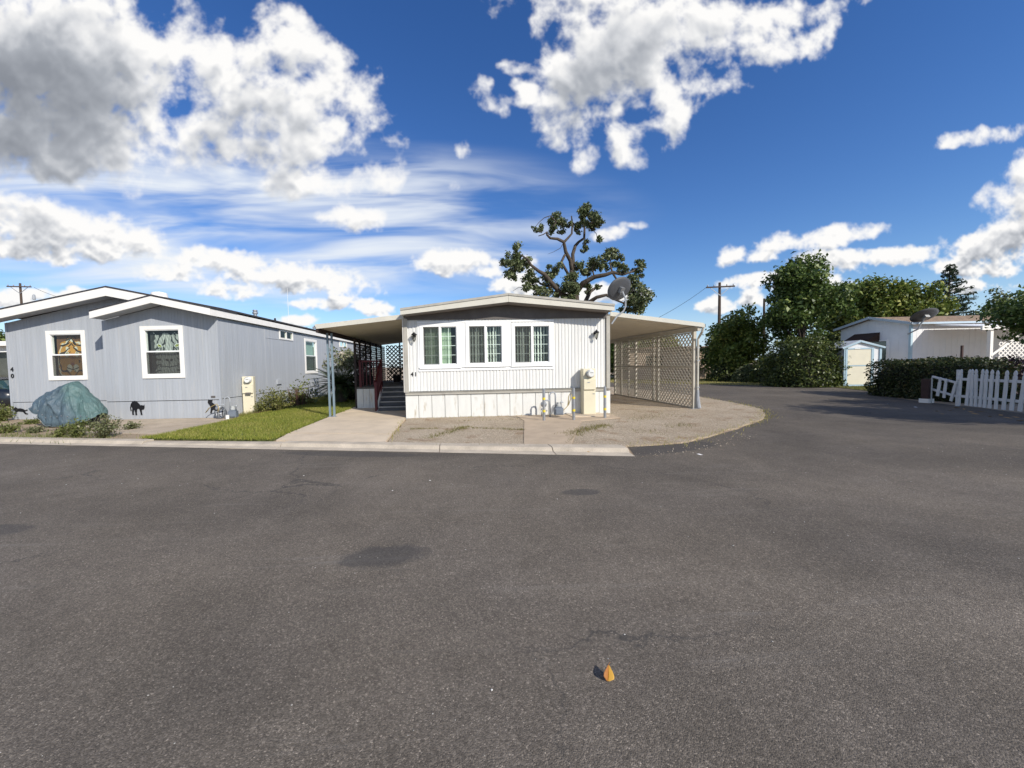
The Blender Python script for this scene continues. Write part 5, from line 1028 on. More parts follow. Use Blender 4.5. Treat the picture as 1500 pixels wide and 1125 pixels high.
s0 = K(1236, 530, 20.4); s1 = K(1291, 530, 20.1)
SH = empty('garden_shed', (s0.x, s0.y, 0), math.atan2((s1-s0).y, (s1-s0).x), label='small cream garden shed with pale blue trim and gabled roof', cat='shed')
sw_ = Vector((s1.x-s0.x, s1.y-s0.y)).length; sd_ = 1.5; pk = sw_*.42
mb = MB(); mb.box((0.03, .02, .05), (sw_-.03, sd_, 2.08)); mb.prism([(.03, 2.085), (sw_-.03, 2.085), (pk, 2.36)], .02, sd_); mb.build('shed_body', white_wall, SH)
dl, dr = .16, sw_*.72
for z0, z1 in ((.14, 1.10), (1.16, 1.98)): mb = MB(); mb.box((dl, -.015, z0), (dr, .015, z1)); mb.build('door_panel', shed_cream, SH, bevel=.006)
mb = MB()
for bx in (((dl-.09, -.03, .06), (dl-.005, .018, 2.06)), ((dr+.005, -.03, .06), (dr+.12, .018, 2.06)), ((dl, -.025, 1.105), (dr, .0, 1.155)), ((dl, -.03, 1.99), (dr, .018, 2.06)), ((dl, -.03, .06), (dr, .018, .135)), ((sw_-.09, -.02, .06), (sw_-.0, .018, 2.05)), ((0, -.02, .06), (.05, .018, 2.05))): mb.box(*bx)
mb.build('door_trim', shed_blue, SH)
mb = MB(); mb.bar((-.10, -.06, 2.05), (pk, -.06, 2.40), .03, .08); mb.bar((sw_+.12, -.06, 2.05), (pk, -.06, 2.40), .03, .08); mb.build('gable_trim', shed_blue, SH)
mb = MB(); mb.prism([(-.12, 2.06), (pk, 2.42), (sw_+.14, 2.06), (sw_+.14, 2.10), (pk, 2.47), (-.12, 2.10)], -.05, sd_+.1); mb.build('roof', mat('pale_shed_roof', (.60, .63, .65), .6, .1, 3), SH)
mb = MB(); mb.box((dl+.3, -.04, 2.0), (dl+.55, -.031, 2.04)); mb.build('door_handle', white_trim, SH)

# picket fence in the shade
fp0, fp1 = Vector((15.72, 12.02)), Vector((14.62, 8.9)); fd = (fp1-fp0).normalized(); fe = fp1 + fd*3.0
FN = empty('picket_fence', (fp0.x, fp0.y, 0), math.atan2(fd.y, fd.x), label='white picket fence with three broken leaning pickets beside the brown post', cat='fence')
def picket(x, z0, h, lean=0, w=.085):
    m = MB(); m.prism([(-w/2, 0), (w/2, 0), (w/2, h-.16), (w*.38, h-.15), (w*.30, h-.135), (w*.44, h-.11), (w*.46, h-.075), (w*.3, h-.035), (0, h), (-w*.3, h-.035), (-w*.46, h-.075), (-w*.44, h-.11), (-w*.30, h-.135), (-w*.38, h-.15), (-w/2, h-.16)], -.014, .012)
    o = m.build('picket', MATS['picket_white'], FN); o.location = (x, .0, z0); o.rotation_euler = (.02*rng.normal(), lean+.012*rng.normal(), .06*rng.normal()); return o
mat('picket_white', (.62, .62, .615), .6, .10, 3, dirt=((.40, .37, .32), 6, .57))
def fx(px): # distance along the fence under a pixel column
    d = ray(px, 560); a = Vector((d.x, d.y)); k = (fp0.x*a.y - fp0.y*a.x)/(fd.y*a.x - fd.x*a.y); return k
for px, z0, h, ln in ((1374, .26, .62, .16), (1383.5, .22, .62, .16), (1394, .14, .66, .24)): picket(fx(px), z0, h, ln)
for px, ln in ((1406, .0), (1417, .02), (1424, .015), (1430.5, .02), (1437, .03), (1443.5, .03), (1451, .02), (1460.5, .01), (1472, .05), (1483.5, .06), (1495.5, .06)): picket(fx(px)+rng.normal()*.004, .05+.01*rng.random(), 1.07+.03*rng.random(), ln)
x = fx(1495.5)+.22
for k in range(9): picket(x, .05, 1.08, .03*rng.normal()); x += .2
xa = fx(1400); mb = MB(); mb.box((xa-.02, .02, 0), (xa+.05, .09, 1.12)); mb.build('fence_post', MATS['picket_white'], FN); mb = MB(); mb.box((x, .02, 0), (x+.09, .1, 1.1)); mb.build('fence_post', MATS['picket_white'], FN)
for z in (.28, .80): mb = MB(); mb.box((xa, .013, z), (x, .05, z+.075)); mb.build('rail', MATS['picket_white'], FN)
for za, zb in ((.88, .72), (.46, .30)): mb = MB(); mb.bar((fx(1364), .03, za), (xa, .03, zb), .035, .06); mb.build('rail', MATS['picket_white'], FN)
p = G(1357, 590); BP = empty('gate_post', (p.x, p.y, 0), .2, label='reddish brown post on a white block at the end of the picket fence', cat='post')
mb = MB(); mb.box((-.11, -.09, .14), (.10, .09, .80)); mb.build('post', brown_post, BP); mb = MB(); mb.box((-.14, -.12, 0), (.13, .12, .14)); mb.build('block', white_trim, BP)
p = G(1364, 591); mb = MB(); mb.tube([(0, 0, 0), (0, 0, .86)], .018, 8); o = mb.build('gate_pipe', galv); o.location = (p.x, p.y, 0); tag(o, 'thin metal pipe standing between the brown post and the leaning pickets', 'pipe')

# ------------------------------------------------------------------ vegetation
LM = dict(
 oak=leaf_mat('oak_leaf', (.055, .080, .028), (.150, .180, .075), (.36, .37, .21), .5, .2),
 tree=leaf_mat('tree_leaf', (0.037, 0.070, 0.016), (0.115, 0.176, 0.041), (0.251, 0.298, 0.084), .45, .25),
 light=leaf_mat('light_tree_leaf', (0.069, 0.104, 0.019), (0.184, 0.240, 0.048), (0.367, 0.365, 0.096), .5, .3),
 conifer=leaf_mat('conifer_needle', (0.025, 0.046, 0.023), (0.049, 0.078, 0.039), (0.084, 0.111, 0.058), .6, .1),
 hedge=leaf_mat('hedge_leaf', (0.023, 0.038, 0.011), (0.052, 0.074, 0.019), (.155, .130, .050), .45, .2),
 bush=leaf_mat('bush_leaf', (0.030, 0.050, 0.014), (0.095, 0.126, 0.030), (0.208, 0.218, 0.059), .4, .2),
 weed=leaf_mat('weed_leaf', (.10, .13, .03), (.19, .21, .06), (.30, .29, .13), .6, .3))
core = mat('dark_core', (.02, .022, .012), .95, .4, 3)  # dark colour of the solid filler inside hedge and shrubs
def limb(m, pts, r0_, r1_, n=7):
    k = len(pts); out = []; rr = []
    for i in range(k-1):
        a, b = Vector(pts[i]), Vector(pts[i+1])
        for t in (0, .5): out.append(a.lerp(b, t)); rr.append(r0_+(r1_-r0_)*(i+t)/(k-1))
    out.append(Vector(pts[-1])); rr.append(r1_); m.tube(out, rr, n)
def tree(base, top, r, label, mtl, dens, leaf, nclump=40, cr=(.22, .38), zlow=.3, trunk_r=.2, group=None, name='leafy_tree', squash=1.0, seed=0, shape=None):
    rg = np.random.default_rng(seed+100); b = Vector(base); H_ = top-b.z; zc = b.z + H_*(zlow+(1-zlow)/2); rz = H_*(1-zlow)/2
    e = empty(name, b, label=label, cat='tree', group=group); cl = []; m = MB()
    limb(m, [(0, 0, -.1), (.03*r, .02*r, H_*zlow*.6), (.05*r, 0, H_*.62), (.0, .05*r, H_*.85)], trunk_r, trunk_r*.25, 9)
    for i in range(nclump):
        d = rg.normal(size=3); d /= np.linalg.norm(d); q = rg.random()**.45
        z = d[2]*q; w_ = (1-.25*max(0, z)) if shape is None else shape(z)
        c = r*(cr[0]+(cr[1]-cr[0])*rg.random()); x, y = d[0]*q*(r-c*.6)*w_, d[1]*q*(r-c*.6)*w_; zz = zc - b.z + z*(rz-c*.5)
        cl.append((x, y, zz, c, squash))
        if i % 3 == 0: limb(m, [(.04*r, 0, min(H_*.6, zz*.55)), (x*.5, y*.5, zz*.8), (x, y, zz)], trunk_r*.35, trunk_r*.06, 5)
    m.build('trunk', bark, e, smooth=True)
    P, O = clump_pts(cl, dens); leaves('crown', P, leaf, mtl, e, O); return e
ctr = lambda px, k: tuple(GV(px, k))
topz_ = lambda px, py, k: K(px, py, k).z
# the gnarled tree behind the white home: limbs and leaf clumps
OB = GV(842, 30); OT = empty('gnarled_tree', OB, label='tall gnarled tree with twisting bare limbs above the white home roof', cat='tree')
def oak_pt(cx, cy, off): p = K(720+cx/6.25, 280+cy/6.25, 30+off) - OB; return (p.x, p.y, p.z)
limbs = [([(770, 1560), (775, 1300), (765, 1080), (760, 900), (745, 800), (735, 720)], .55, .24, [0]*6),
 ([(740, 740), (722, 640), (680, 560), (660, 470), (605, 440), (540, 430), (510, 400), (500, 370)], .20, .06, [0, -.2, -.4, -.6, -.8, -1.0, -1.2, -1.3]),
 ([(660, 470), (700, 430), (738, 390), (740, 300), (735, 230)], .12, .05, [-.6, -.5, -.4, -.3, -.3]),
 ([(750, 700), (745, 580), (765, 500), (800, 465), (850, 430), (855, 350), (840, 300), (850, 200), (840, 120)], .18, .04, [0, .3, .5, .6, .7, .8, .8, .9, .9]),
 ([(705, 760), (640, 650), (672, 590), (690, 570)], .13, .09, [-.4, -.5, -.4, -.3]),
 ([(760, 1000), (640, 940), (560, 860), (480, 760), (430, 730), (360, 680), (330, 620), (270, 590)], .26, .05, [0, -.6, -1, -1.3, -1.5, -1.6, -1.8, -1.9]),
 ([(545, 880), (450, 850), (400, 800), (370, 850)], .12, .04, [-1, -.5, -.2, 0]),
 ([(765, 940), (840, 845), (940, 785), (1040, 765), (1110, 745), (1200, 765), (1280, 740), (1340, 700)], .26, .05, [0, -.6, -.9, -1.2, -1.3, -1.2, -1, -.8]),
 ([(775, 1300), (860, 1010), (900, 920), (960, 880), (1010, 865)], .24, .08, [0, .5, .8, 1, 1.1]),
 ([(775, 1200), (900, 1015), (960, 970), (1050, 950), (1150, 1000), (1225, 1035)], .22, .06, [0, -.3, -.6, -.8, -.9, -1]),
 ([(1110, 745), (1135, 790), (1160, 820), (1210, 850)], .10, .04, [-1.3, -1.2, -1.0, -.8]),
 ([(510, 375), (470, 395), (430, 412)], .05, .03, [-1.3, -1.4, -1.4]), ([(560, 330), (590, 280), (540, 228), (485, 240), (440, 285), (405, 325)], .05, .02, [-1.2]*6), ([(660, 470), (630, 520), (560, 560), (515, 575)], .03, .01, [-.6]*4),
 ([(840, 300), (900, 330), (960, 390), (970, 440)], .04, .02, [.8, .6, .5, .5]), ([(850, 430), (845, 500), (838, 560)], .04, .02, [.7]*3), ([(800, 740), (760, 820), (740, 900)], .1, .05, [.3]*3), ([(940, 785), (920, 700), (960, 640)], .08, .03, [-.9]*3), ([(1110, 745), (1080, 660), (1110, 580)], .08, .03, [-1.3, -1, -.8]), ([(300, 890), (250, 880), (200, 915)], .03, .01, [-.5]*3)]
m = MB()
for pts, a, b, off in limbs:
    P3 = []
    for (cx, cy), o_ in zip(pts, off): P3.append(oak_pt(cx+rng.normal()*2, cy+rng.normal()*2, o_*1.3))
    limb(m, P3, a*.85, b*.9, 8)
TW = m
oc = [(840,140,55),(870,210,68),(920,262,60),(980,280,44),(915,340,42),(978,445,30),(590,262,58),(545,345,52),(640,300,42),(440,350,36),(385,338,22),(645,372,34),(780,350,50),(705,300,26),(862,468,26),(840,528,36),(820,260,40),(245,552,62),(140,618,54),(180,700,78),(270,690,46),(170,780,54),(350,780,62),(380,850,54),(318,890,44),(425,932,54),(330,650,42),(540,722,60),(590,700,44),(515,800,46),(560,885,50),(500,940,46),(625,955,52),(740,822,76),(765,900,66),(715,970,60),(800,700,52),(820,745,36),(900,680,62),(960,640,52),(880,735,44),(1060,622,60),(1110,560,54),(1085,690,46),(1200,650,52),(1195,722,40),(1340,690,54),(1362,752,44),(870,892,44),(985,862,30),(1270,830,60),(1320,900,80),(1380,985,72),(1285,1005,84),(1345,1060,66),(1235,1065,56),(1190,900,40),(230,640,44),(480,870,34),(690,880,40),(1020,700,34),(1150,600,36)]
cl = []
for cx, cy, r_ in oc:
    off = (-1.2 if cx < 450 else -.6 if cx > 900 else 0) - (1.2 if cy > 640 and 450 < cx < 860 else 0) + rng.normal()*.7; R_ = r_*1.38/6.25/565*30
    for j in range(5):
        d = rng.normal(size=3); d /= np.linalg.norm(d); p = oak_pt(cx, cy, off); cl.append((p[0]+d[0]*R_*.58, p[1]+d[1]*R_*.9, p[2]+d[2]*R_*.52, R_*(.38+.16*rng.random()), .85))
for k_ in range(0, len(cl), 5):
    c_ = [np.array(q_[:3]) for q_ in cl[k_:k_+5]]; ctr_ = sum(c_)/5 - np.array([0, 0, .25])
    for q_ in c_: mid = (ctr_+q_)/2 + rng.normal(size=3)*.07; TW.tube([tuple(ctr_), tuple(mid), tuple(q_ + rng.normal(size=3)*.1), tuple(q_*1.0 + (q_-ctr_)*.35)], [.035, .025, .016, .008], 4)
TW.build('trunk', bark, OT, smooth=True)
P, O = clump_pts(cl, 1150, .35); leaves('crown', P, .15, LM['oak'], OT, O, upbias=.5, ratio=.7)

BG = 'trees beyond the side road'
tree(ctr(1172, 25.5), topz_(1172, 372, 25.5), 2.75, 'tallest broad tree beyond the side road, behind the big rounded shrub', LM['tree'], 420, .22, 80, (.17, .30), .27, .22, BG, seed=1)
tree(ctr(1078, 29), topz_(1078, 443, 29), 2.25, 'lower bushy tree beyond the side road right of the lattice carport', LM['light'], 420, .22, 55, (.22, .36), .06, .18, BG, seed=2)
tree(ctr(1050, 31), topz_(1050, 485, 31), 1.8, 'dark low tree at the left end of the trees beyond the side road', LM['tree'], 380, .22, 30, (.25, .4), .04, .14, BG, seed=3)
tree(ctr(1278, 30), topz_(1278, 403, 30), 2.9, 'rounded green tree behind the left end of the shingled white home', LM['light'], 380, .24, 60, (.22, .34), .2, .2, BG, seed=4)
tree(ctr(1338, 29.5), topz_(1338, 408, 29.5), 2.2, 'rounded green tree directly behind the satellite dish of the shingled home', LM['light'], 380, .24, 55, (.22, .34), .2, .2, BG, seed=5)
tree(ctr(1228, 33), topz_(1228, 415, 33), 2.4, 'dark tree between the tallest tree and the rounded trees', LM['tree'], 360, .24, 45, (.22, .36), .2, .2, BG, seed=6)
tree(ctr(1462, 34), topz_(1462, 414, 34), 2.0, 'grey green tree right of the conifer at the far right', LM['oak'], 330, .22, 45, (.2, .32), .2, .2, BG, seed=7)
tree(ctr(1500, 31), topz_(1500, 425, 31), 2.6, 'dark tree at the right edge behind the shingled white home', LM['tree'], 330, .24, 45, (.22, .34), .2, .2, BG, seed=8)
tree(ctr(903, 36), topz_(903, 478, 36), 2.6, 'dark bushy tree seen under the right carport roof', LM['tree'], 330, .24, 45, (.25, .4), .03, .2, BG, seed=9)
tree(ctr(960, 40), topz_(960, 486, 40), 3.0, 'light green tree seen through the top of the lattice screen', LM['light'], 300, .26, 45, (.25, .4), .1, .2, BG, seed=10)
tree(ctr(3, 34), topz_(3, 470, 34), 2.6, 'dark tree behind the white home at the left edge', LM['tree'], 300, .24, 40, (.25, .4), .1, .2, seed=11)
# conifer
kb = 33; CB = GV(1386, kb); CT = empty('conifer_tree', CB, label='dark layered conifer rising behind the shingled white home', cat='tree'); ht = topz_(1386, 388, kb); m = MB(); limb(m, [(0, 0, 0), (0, 0, ht*.5), (0, 0, ht)], .25, .03, 8); Pn = []; On = []
for i in range(74):
    z = ht*(.22+.77*(i/74)); L = (1-(z/ht))*3.6+.25; a = i*2.4+rng.normal()*.3; L *= .75+.5*rng.random(); tip = Vector((L*math.cos(a), L*math.sin(a), z+.10*L)); limb(m, [(0, 0, z), tuple(tip)], .05, .01, 4)
    n = int(60*L+14); t_ = rng.random(n)**.7; w_ = .26*L*(1-t_*.6); s = rng.normal(size=n)*w_*.55
    Pn.append(np.column_stack([tip.x*t_-math.sin(a)*s, tip.y*t_+math.cos(a)*s, z+.10*L*t_+.07*rng.normal(size=n)-.05]))
m.build('trunk', bark, CT); leaves('crown', np.concatenate(Pn), .22, LM['conifer'], CT, upbias=1.5, ratio=.35)
# trees just right of the frame that shade the fence and the road
SG = 'shade trees by the picket fence'
tree((17.4, 3.7, 0), 6.6, 2.1, 'leafy tree right of the view whose shade falls on the side road', LM['tree'], 330, .20, 45, (.25, .4), .42, .16, SG, seed=20)
tree((20.4, 4.9, 0), 6.6, 2.6, 'broad leafy tree right of the view shading the picket fence', LM['tree'], 330, .20, 55, (.25, .4), .36, .16, SG, seed=21)
tree((22.8, 2.6, 0), 8.4, 2.8, 'tallest leafy tree right of the view behind the picket fence', LM['tree'], 300, .22, 50, (.25, .4), .36, .18, SG, seed=23)
RB = K(1541, 530, 13.0); tree((RB.x, RB.y, 0), 4.15, 1.75, 'leafy tree hanging into the right edge over the picket fence', LM['tree'], 620, .13, 55, (.18, .32), .34, .12, seed=22)

# solid-looking shrubs and the clipped hedge
def shrub(base, dims, label, mtl, n, leaf, cat='shrub', name='shrub', core_k=.78, box=0, group=None, rz=0, stray=.025):
    e = empty(name, base, rz, label, cat, group); ax, ay_, az = dims; d = unit(rng.normal(size=(n, 3))); d[:, 2] = np.abs(d[:, 2])*1.0
    if box: p_ = 2+box; s = (np.sum(np.abs(d)**p_, 1, keepdims=True))**(-1/p_); d2 = d*s
    else: d2 = d
    q = 1 - .28*rng.random((n, 1))**2 + stray*rng.normal(size=(n, 1)); nz = np.array([mnoise.noise(Vector(v)*3.1+Vector(base)) for v in d2])[:, None]*.14
    P = d2*(q+nz)*np.array([ax, ay_, az]); P[:, 2] += .0
    leaves('foliage', P, leaf, mtl, e, d*.8)
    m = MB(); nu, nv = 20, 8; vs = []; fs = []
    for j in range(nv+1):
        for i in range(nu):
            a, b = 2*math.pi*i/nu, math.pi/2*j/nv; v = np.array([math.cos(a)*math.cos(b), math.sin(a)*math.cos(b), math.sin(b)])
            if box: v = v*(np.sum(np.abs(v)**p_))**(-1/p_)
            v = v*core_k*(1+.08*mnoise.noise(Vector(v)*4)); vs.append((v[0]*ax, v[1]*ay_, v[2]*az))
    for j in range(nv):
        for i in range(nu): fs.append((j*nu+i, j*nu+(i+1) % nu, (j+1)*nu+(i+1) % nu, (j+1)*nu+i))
    m.add(vs, fs); m.build('inner_core', core, e, smooth=True); return e  # solid dark core added inside the leaves to stop seeing through
hp0, hp1 = Vector((17.75, 15.15)), Vector((17.25, 11.5))
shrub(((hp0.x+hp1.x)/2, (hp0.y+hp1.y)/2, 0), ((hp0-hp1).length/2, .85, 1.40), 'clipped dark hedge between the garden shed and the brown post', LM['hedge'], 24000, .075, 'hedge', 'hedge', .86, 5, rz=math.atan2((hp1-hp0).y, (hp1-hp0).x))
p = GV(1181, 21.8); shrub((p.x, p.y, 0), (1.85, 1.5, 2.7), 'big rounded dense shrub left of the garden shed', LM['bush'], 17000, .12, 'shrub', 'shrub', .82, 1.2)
p = GV(1098, 26.5); shrub((p.x, p.y, 0), (1.1, .8, 1.25), 'low pale shrub at the foot of the bushy tree beyond the side road', LM['oak'], 2500, .13)
p = GV(1060, 28.5); shrub((p.x, p.y, 0), (1.2, .9, 1.5), 'low dark shrub at the left foot of the bushy tree', LM['bush'], 2200, .14)
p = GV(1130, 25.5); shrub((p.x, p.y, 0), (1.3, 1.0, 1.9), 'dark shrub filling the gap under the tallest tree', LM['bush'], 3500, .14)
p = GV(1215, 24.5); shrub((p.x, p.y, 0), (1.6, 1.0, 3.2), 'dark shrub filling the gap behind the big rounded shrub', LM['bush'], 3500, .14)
p = GV(1478, 13.2); shrub((p.x, p.y, 0), (.9, .7, 1.45), 'dark purple leaved shrub behind the picket fence', leaf_mat('purple_leaf', (.025, .018, .024), (.06, .035, .05), (.18, .11, .13), .5, .2), 3600, .09)
p = GV(1440, 12.4); shrub((p.x, p.y, 0), (.5, .5, 1.0), 'small dark shrub behind the middle of the picket fence', LM['hedge'], 2000, .07)

# sago palm and neighbours on the lawn
SP = empty('sago_palm', (-4.95, 17.0, .05), label='sago palm with arching dark fronds at the back of the lawn', cat='palm'); m = MB(); m.lathe((0, 0, 0), [(.24, 0), (.27, .2), (.24, .5), (.2, .75), (.1, .85), (0, .88)], 12); m.build('trunk', bark, SP)
def frond(L, rise, droop, a, z0):
    V = []; ca, sa = math.cos(a), math.sin(a); n = 24; sp_ = []
    for i in range(n+1): t = i/n; sp_.append(Vector((ca*L*t, sa*L*t, z0+rise*t-droop*t*t)))
    m = MB(); m.tube(sp_, [.012*(1-.7*i/n) for i in range(n+1)], 4); sd_ = Vector((-sa, ca, 0))
    for i in range(2, n+1):
        t = i/n; l = .26*math.sin(math.pi*min(1, .12+t*.86))**.7+.03; p = sp_[i]; d = (sp_[i]-sp_[i-1]).normalized()
        for s in (-1, 1):
            tip = p + sd_*(s*l*.85) + d*l*.5 + Vector((0, 0, .12*l)); w_ = d*.022; m.add([p-w_, p+w_, tip], [(0, 1, 2)])
    return m
fm = leaf_mat('sago_leaf', (.022, .045, .010), (.050, .080, .020), (.13, .15, .05), .4, .15)
for i in range(64):
    h = i/64; frond(1.2+.3*rng.random()-.3*h*h, .0+1.45*h, .75-.35*h, i*2.4, .72).build('frond', fm, SP)
VS = empty('variegated_shrub', (-4.95, 18.4, .05), label='pale variegated shrub rising behind the sago palm', cat='shrub'); m = MB()
for i in range(7): a = i*.9; limb(m, [(0, 0, 0), (.2*math.cos(a), .2*math.sin(a), 1.0), (.55*math.cos(a), .55*math.sin(a), 1.9)], .03, .01, 5)
m.build('stems', bark, VS); P, O = clump_pts([(.55*math.cos(i*.9)*rng.random()*1.6, .55*math.sin(i*.9), 1.55+.75*rng.random(), .34) for i in range(22)], 620); leaves('foliage', P, .13, leaf_mat('variegated_leaf', (.10, .14, .04), (.34, .33, .22), (.62, .55, .46), .5, .3), VS, O)
DS = empty('dry_shrub', (-6.35, 15.9, .02), label='low shrub with reddish dry stalks left of the sago palm', cat='shrub'); m = MB()
for i in range(40): a = rng.random()*6.28; q = rng.random(); m.tube([(q*.35*math.cos(a), q*.35*math.sin(a), 0), (q*.55*math.cos(a), q*.55*math.sin(a), .45+.4*rng.random())], [.012, .006], 4)
m.build('dry_stalks', mat('reddish_dry_stalk', (.14, .075, .055), .9, .3, 6), DS); P, O = clump_pts([(.2, .3, .6, .5), (-.1, .5, .8, .45), (.5, .2, .4, .4)], 300); leaves('foliage', P, .12, LM['weed'], DS, O)
shrub((-4.45, 18.7, .05), (.8, .9, 1.25), 'dark shrub low behind the sago palm by the porch', LM['hedge'], 3500, .10)
# loose weedy plants
def weed(base, r, h, label, mtl, stems=26, per=22, leaf=.07, group=None, name='weed'):
    e = empty(name, base, label=label, cat='weed' if name == 'weed' else 'shrub', group=group); m = MB(); P = []
    for i in range(stems):
        a = rng.random()*6.283; q = r*(.15+.85*rng.random()); hh = h*(.45+.6*rng.random())*(1-.35*q/r); p1 = (q*.5*math.cos(a), q*.5*math.sin(a), hh*.6); p2 = (q*math.cos(a), q*math.sin(a), hh)
        m.tube([(q*.12*math.cos(a), q*.12*math.sin(a), 0), p1, p2], [.007, .005, .002], 4)
        t = rng.random(per)**.6; A, B, C_ = np.zeros(3), np.array(p1), np.array(p2); tt = t[:, None]
        P.append(2*(1-tt)*tt*B + tt*tt*C_ + rng.normal(size=(per, 3))*leaf*.8)
    m.build('stems', mat('weed_stem', (.12, .11, .04), .9, .2, 6), e); P = np.concatenate(P); P[:, 2] = np.abs(P[:, 2]); leaves('foliage', P, leaf, mtl, e, ratio=.45); return e
g3 = lambda px, py: tuple(G(px, py, .03))
WG = 'weeds in front of the grey home'
weed(g3(152, 641), .42, .62, 'bushy grey green weed at the right end of the covered motorcycle', leaf_mat('grey_weed_leaf', (.10, .12, .05), (.20, .21, .10), (.32, .31, .19), .7, .3), 46, 26, .05, WG)
weed(g3(112, 640), .38, .40, 'green weed at the kerb below the middle of the tarpaulin', LM['weed'], 36, 24, .06, WG)
weed(g3(88, 640), .28, .26, 'low weed at the kerb below the left of the tarpaulin', LM['weed'], 24, 18, .05, WG)
weed(g3(46, 621), .22, .14, 'small weed under the running cat cut-out', LM['weed'], 22, 20, .06, WG)
weed(g3(191, 629), .26, .20, 'small grey weed tuft under the arched cat cut-out', MATS['grey_weed_leaf'], 26, 20, .045, WG)
weed(g3(3, 617), .28, .60, 'leafy weed at the left edge before the parked car', LM['weed'], 40, 26, .07, WG)
weed(g3(12, 634), .35, .3, 'low weed near the kerb at the left edge', LM['weed'], 24, 20, .06, WG)
weed(g3(50, 634), .3, .18, 'flat dry weed on the soil left of the motorcycle', MATS['grey_weed_leaf'], 24, 18, .05, WG)
weed(g3(405, 603), .75, .95, 'tall loose weedy shrub right of the grey meter cabinet', leaf_mat('yellow_green_weed', (.10, .12, .025), (.22, .22, .055), (.38, .35, .13), .6, .3), 70, 28, .065, name='weedy_shrub')
weed(g3(440, 594), .75, .75, 'yellowing weedy shrub along the side of the grey home', MATS['yellow_green_weed'], 60, 26, .065, name='weedy_shrub')
weed(g3(385, 605), .35, .5, 'small dry weed at the foot of the grey meter cabinet', MATS['yellow_green_weed'], 30, 22, .055, name='weedy_shrub')
mb = MB(); mb.bar((-6.74, 13.3, .06), (-6.12, 17.5, .06), .05, .10); o = mb.build('lawn_edging', mat('rusty_edging', (.09, .055, .03), .9, .3, 5)); tag(o, 'low brown edging strip along the left side of the lawn', 'edging')
blades('kerb_weeds', [(p[0], p[1], .02) for p in strip([(-12, cb(-12)+.25), (-8, cb(-8)+.15)], 900, .22, .02)] + [(p[0], p[1], .02) for p in strip([(-20, cb(-20)+.3), (-12, cb(-12)+.25)], 500, .25, .02)], .10, .006, LM['weed'])

# ------------------------------------------------------------------ poles, wires, far building
def upole(px, py, k, label, arm=1.7, rz=0, r=.13):
    b = GV(px, k); t = K(px, py, k).z; e = empty('utility_pole', b, rz, label, 'utility pole', 'utility poles'); m = MB(); m.tube([(0, 0, 0), (0, 0, t*.6), (0, 0, t)], [r*1.15, r, r*.8], 10); m.build('pole', wood_pole, e)
    if arm:
        mb = MB(); mb.box((-arm, -.20, t-.48), (arm, -.10, t-.36)); mb.build('crossarm', wood_pole, e)
        for s in (-.9, -.45, .45, .9):
            m = MB(); m.lathe((s*arm, -.15, t-.36), [(.03, 0), (.05, .05), (.035, .09), (.05, .12), (.03, .17), (0, .18)], 8); m.build('insulator', galv, e)
        m = MB(); m.bar((-.7*arm, -.15, t-.48), (0, -.12, t-1.2), .04, .05); m.bar((.7*arm, -.15, t-.48), (0, -.12, t-1.2), .04, .05); m.build('arm_brace', galv, e)
    return e, Vector((b.x, b.y, t))
e, tp_ = upole(1053, 415, 36, 'wooden utility pole with crossarm between lattice carport and trees', 1.2, R(-12))
upole(1118, 438, 34, 'thin utility pole half hidden between the bushy tree and the tallest tree', 0, r=.10)
e, tl_ = upole(38, 416, 45, 'wooden utility pole with crossarm over the grey home roof', 1.15, R(10))
def wire(a, b, sag, r, label): 
    a, b = Vector(a), Vector(b); m = MB(); n = 20; m.tube([a.lerp(b, i/n) - Vector((0, 0, sag*4*(i/n)*(1-i/n))) for i in range(n+1)], r, 5); o = m.build('wire', black_paint); tag(o, label, 'wire')
a_ = K(1036, 420, 36); wire(a_, K(880, 500, 29), .5, .016, 'thin service wire running down from the crossarm behind the lattice carport')
a_ = K(50, 421, 45); wire(a_, K(160, 440, 34), .6, .018, 'thin wire running right from the pole over the grey home roof')
mb = MB(); mb.lathe((0, 0, 0), [(.13, 0), (.15, .1), (.13, .5), (.05, .62), (0, .64)], 12); o = mb.build('pole_transformer', pipe_grey); p = K(50, 439, 44.8); o.location = p; tag(o, 'grey transformer can hung below the crossarm left of the grey home ridge', 'transformer')
TH = empty('mobile_home', (15.2, 33.0, 0), R(-8), label='low tan building seen through the lattice screen', cat='mobile home')
mb = MB(); wall(mb, 0, 9, 0, 2.7, 0, [(1.5, 2.9, 1.1, 2.1)], pitch=.3, gw=.015); mb.box((0, .03, 0), (.05, 4, 2.7)); mb.box((8.95, .03, 0), (9, 4, 2.7)); mb.box((0, 3.95, 0), (9, 4, 2.7)); mb.build('house_wall', mat('tan_wall_paint', (.48, .37, .27), .7, .08, 2), TH)
mb = MB(); mb.prism([(-.3, 2.7), (9.3, 2.7), (9.3, 2.78), (-.3, 2.78)], -.4, 4.4); mb.build('roof', brown_shingle, TH); mb = MB(); mb.box((1.5, .02, 1.1), (2.9, .03, 2.1)); mb.build('window', car_g, TH)

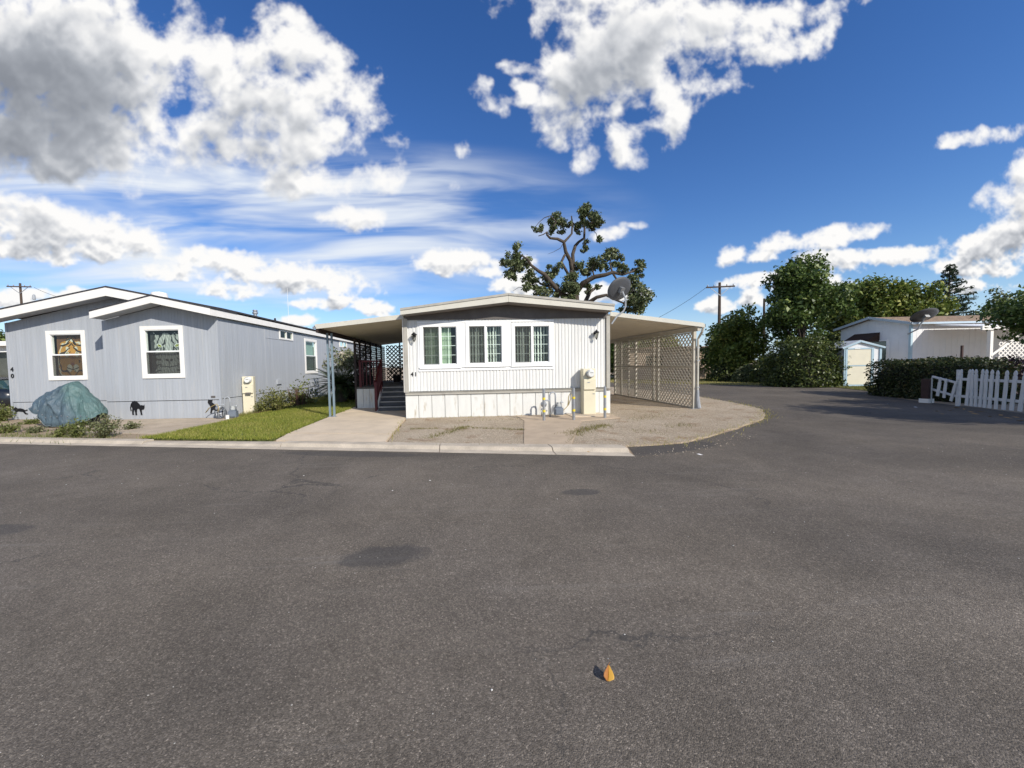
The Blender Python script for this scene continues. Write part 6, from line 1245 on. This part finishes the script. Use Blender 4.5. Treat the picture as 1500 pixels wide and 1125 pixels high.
# ------------------------------------------------------------------ small things on the ground
LF = empty('fallen_leaf', G(890, 999, .008), R(-15), label='curled yellow leaf standing on the bare asphalt in the foreground', cat='leaf')
def petal(pts, mt, nm, rot, loc, curl):
    m = MB(); n = len(pts); vs = []
    for (w_, h) in pts:
        for s in (-1, -.5, 0, .5, 1): vs.append((w_*s, -curl*(1-abs(s))*w_*1.2 + .10*h*h*8, h))
    m.add(vs, [(i*5+j, i*5+j+1, (i+1)*5+j+1, (i+1)*5+j) for i in range(n-1) for j in range(4)]); o = m.build(nm, mt, LF, smooth=True); o.rotation_euler = rot; o.location = loc; so = o.modifiers.new('thick', 'SOLIDIFY'); so.thickness = .0008; return o
lf_m = leaf_mat('yellow_leaf', (.72, .42, .07), (.72, .42, .07), None, .5, .3); lf_b = leaf_mat('orange_leaf', (.46, .19, .05), (.46, .19, .05), None, .5, .3)
def half_leaf(sgn, open_, mt, nm, lean):
    m = MB(); n = 12; vs = []; nw = 6
    for i in range(n+1):
        t_ = (i/n)**1.5; w_ = .030*(math.sin(math.pi*min(1, t_**.62*.97+.03))**.85)*(1-.25*t_)+.0008; h = .070*t_
        for j in range(nw+1):
            q = j/nw; a_ = open_*(1-.35*q); x = sgn*w_*q*math.cos(a_); y = -w_*q*math.sin(a_)*1.0
            vs.append((x + lean*h, y + .25*h*h/.07 + .0012*math.sin(t_*40)*q, h + .006*q*(1-t_) + .0015*math.sin(t_*23+j)))
    m.add(vs, [(i*(nw+1)+j, i*(nw+1)+j+1, (i+1)*(nw+1)+j+1, (i+1)*(nw+1)+j) for i in range(n) for j in range(nw)]); o = m.build(nm, mt, LF, smooth=True); o.location = (0, 0, .001); o.rotation_euler = (R(-38), R(10), 0); so = o.modifiers.new('thick', 'SOLIDIFY'); so.thickness = .0006
half_leaf(1, R(18), lf_m, 'leaf_blade', .06); half_leaf(-1, R(52), lf_b, 'leaf_fold', .06)
mb = MB(); mb.tube([(.0112, .0555, .0435), (.016, .063, .047), (.021, .070, .047)], .001, 5); mb.build('stalk', lf_b, LF)
def litter(p, s, mt, label, group, nm='fallen_leaf', cat='leaf'):
    m = MB(); a = rng.random()*6.28; m.add([(-s, 0, .002), (0, -s*.45, .006+s*.2), (s, 0, .003+s*.25), (0, s*.45, .002)], [(0, 1, 2, 3)]); o = m.build(nm, mt); o.location = (p[0], p[1], p[2]+.008); o.rotation_euler = (0, 0, a); tag(o, label, cat, group)
lm1 = leaf_mat('dry_leaf', (.30, .17, .07), (.45, .28, .12), (.55, .40, .2), .8, .2); lm2 = leaf_mat('white_petal', (.75, .73, .68), (.8, .78, .74), None, .7, .2)
for px, py in ((1380, 607), (1392, 602), (1401, 598), (1372, 603), (1422, 604), (1428, 607), (1412, 600), (1450, 611), (1466, 609), (1476, 613), (1488, 612), (1437, 604), (1384, 597), (1495, 617)): litter(G(px, py), .05+.04*rng.random(), lm1, 'small dry leaf lying on the shaded asphalt before the picket fence', 'dry leaves by the fence')
for px, py in ((1249, 585), (1299, 593), (1341, 597), (1025, 667), (1300, 592)): litter(G(px, py), .05, lm2, 'small white scrap lying on the side road asphalt', 'white scraps on the road', 'paper_scrap', 'litter')
for px, py in ((630, 705), (445, 698), (575, 720), (770, 700)): litter(G(px, py), .018, lm2, 'tiny white scrap on the open road', 'tiny white scraps on the open road', 'paper_scrap', 'litter')
for px, py in ((832, 661), (752, 659), (758, 662), (862, 663)): litter(G(px, py, .06), .03, lm1, 'small orange leaf on the kerb before the meter path', 'leaves on the kerb')
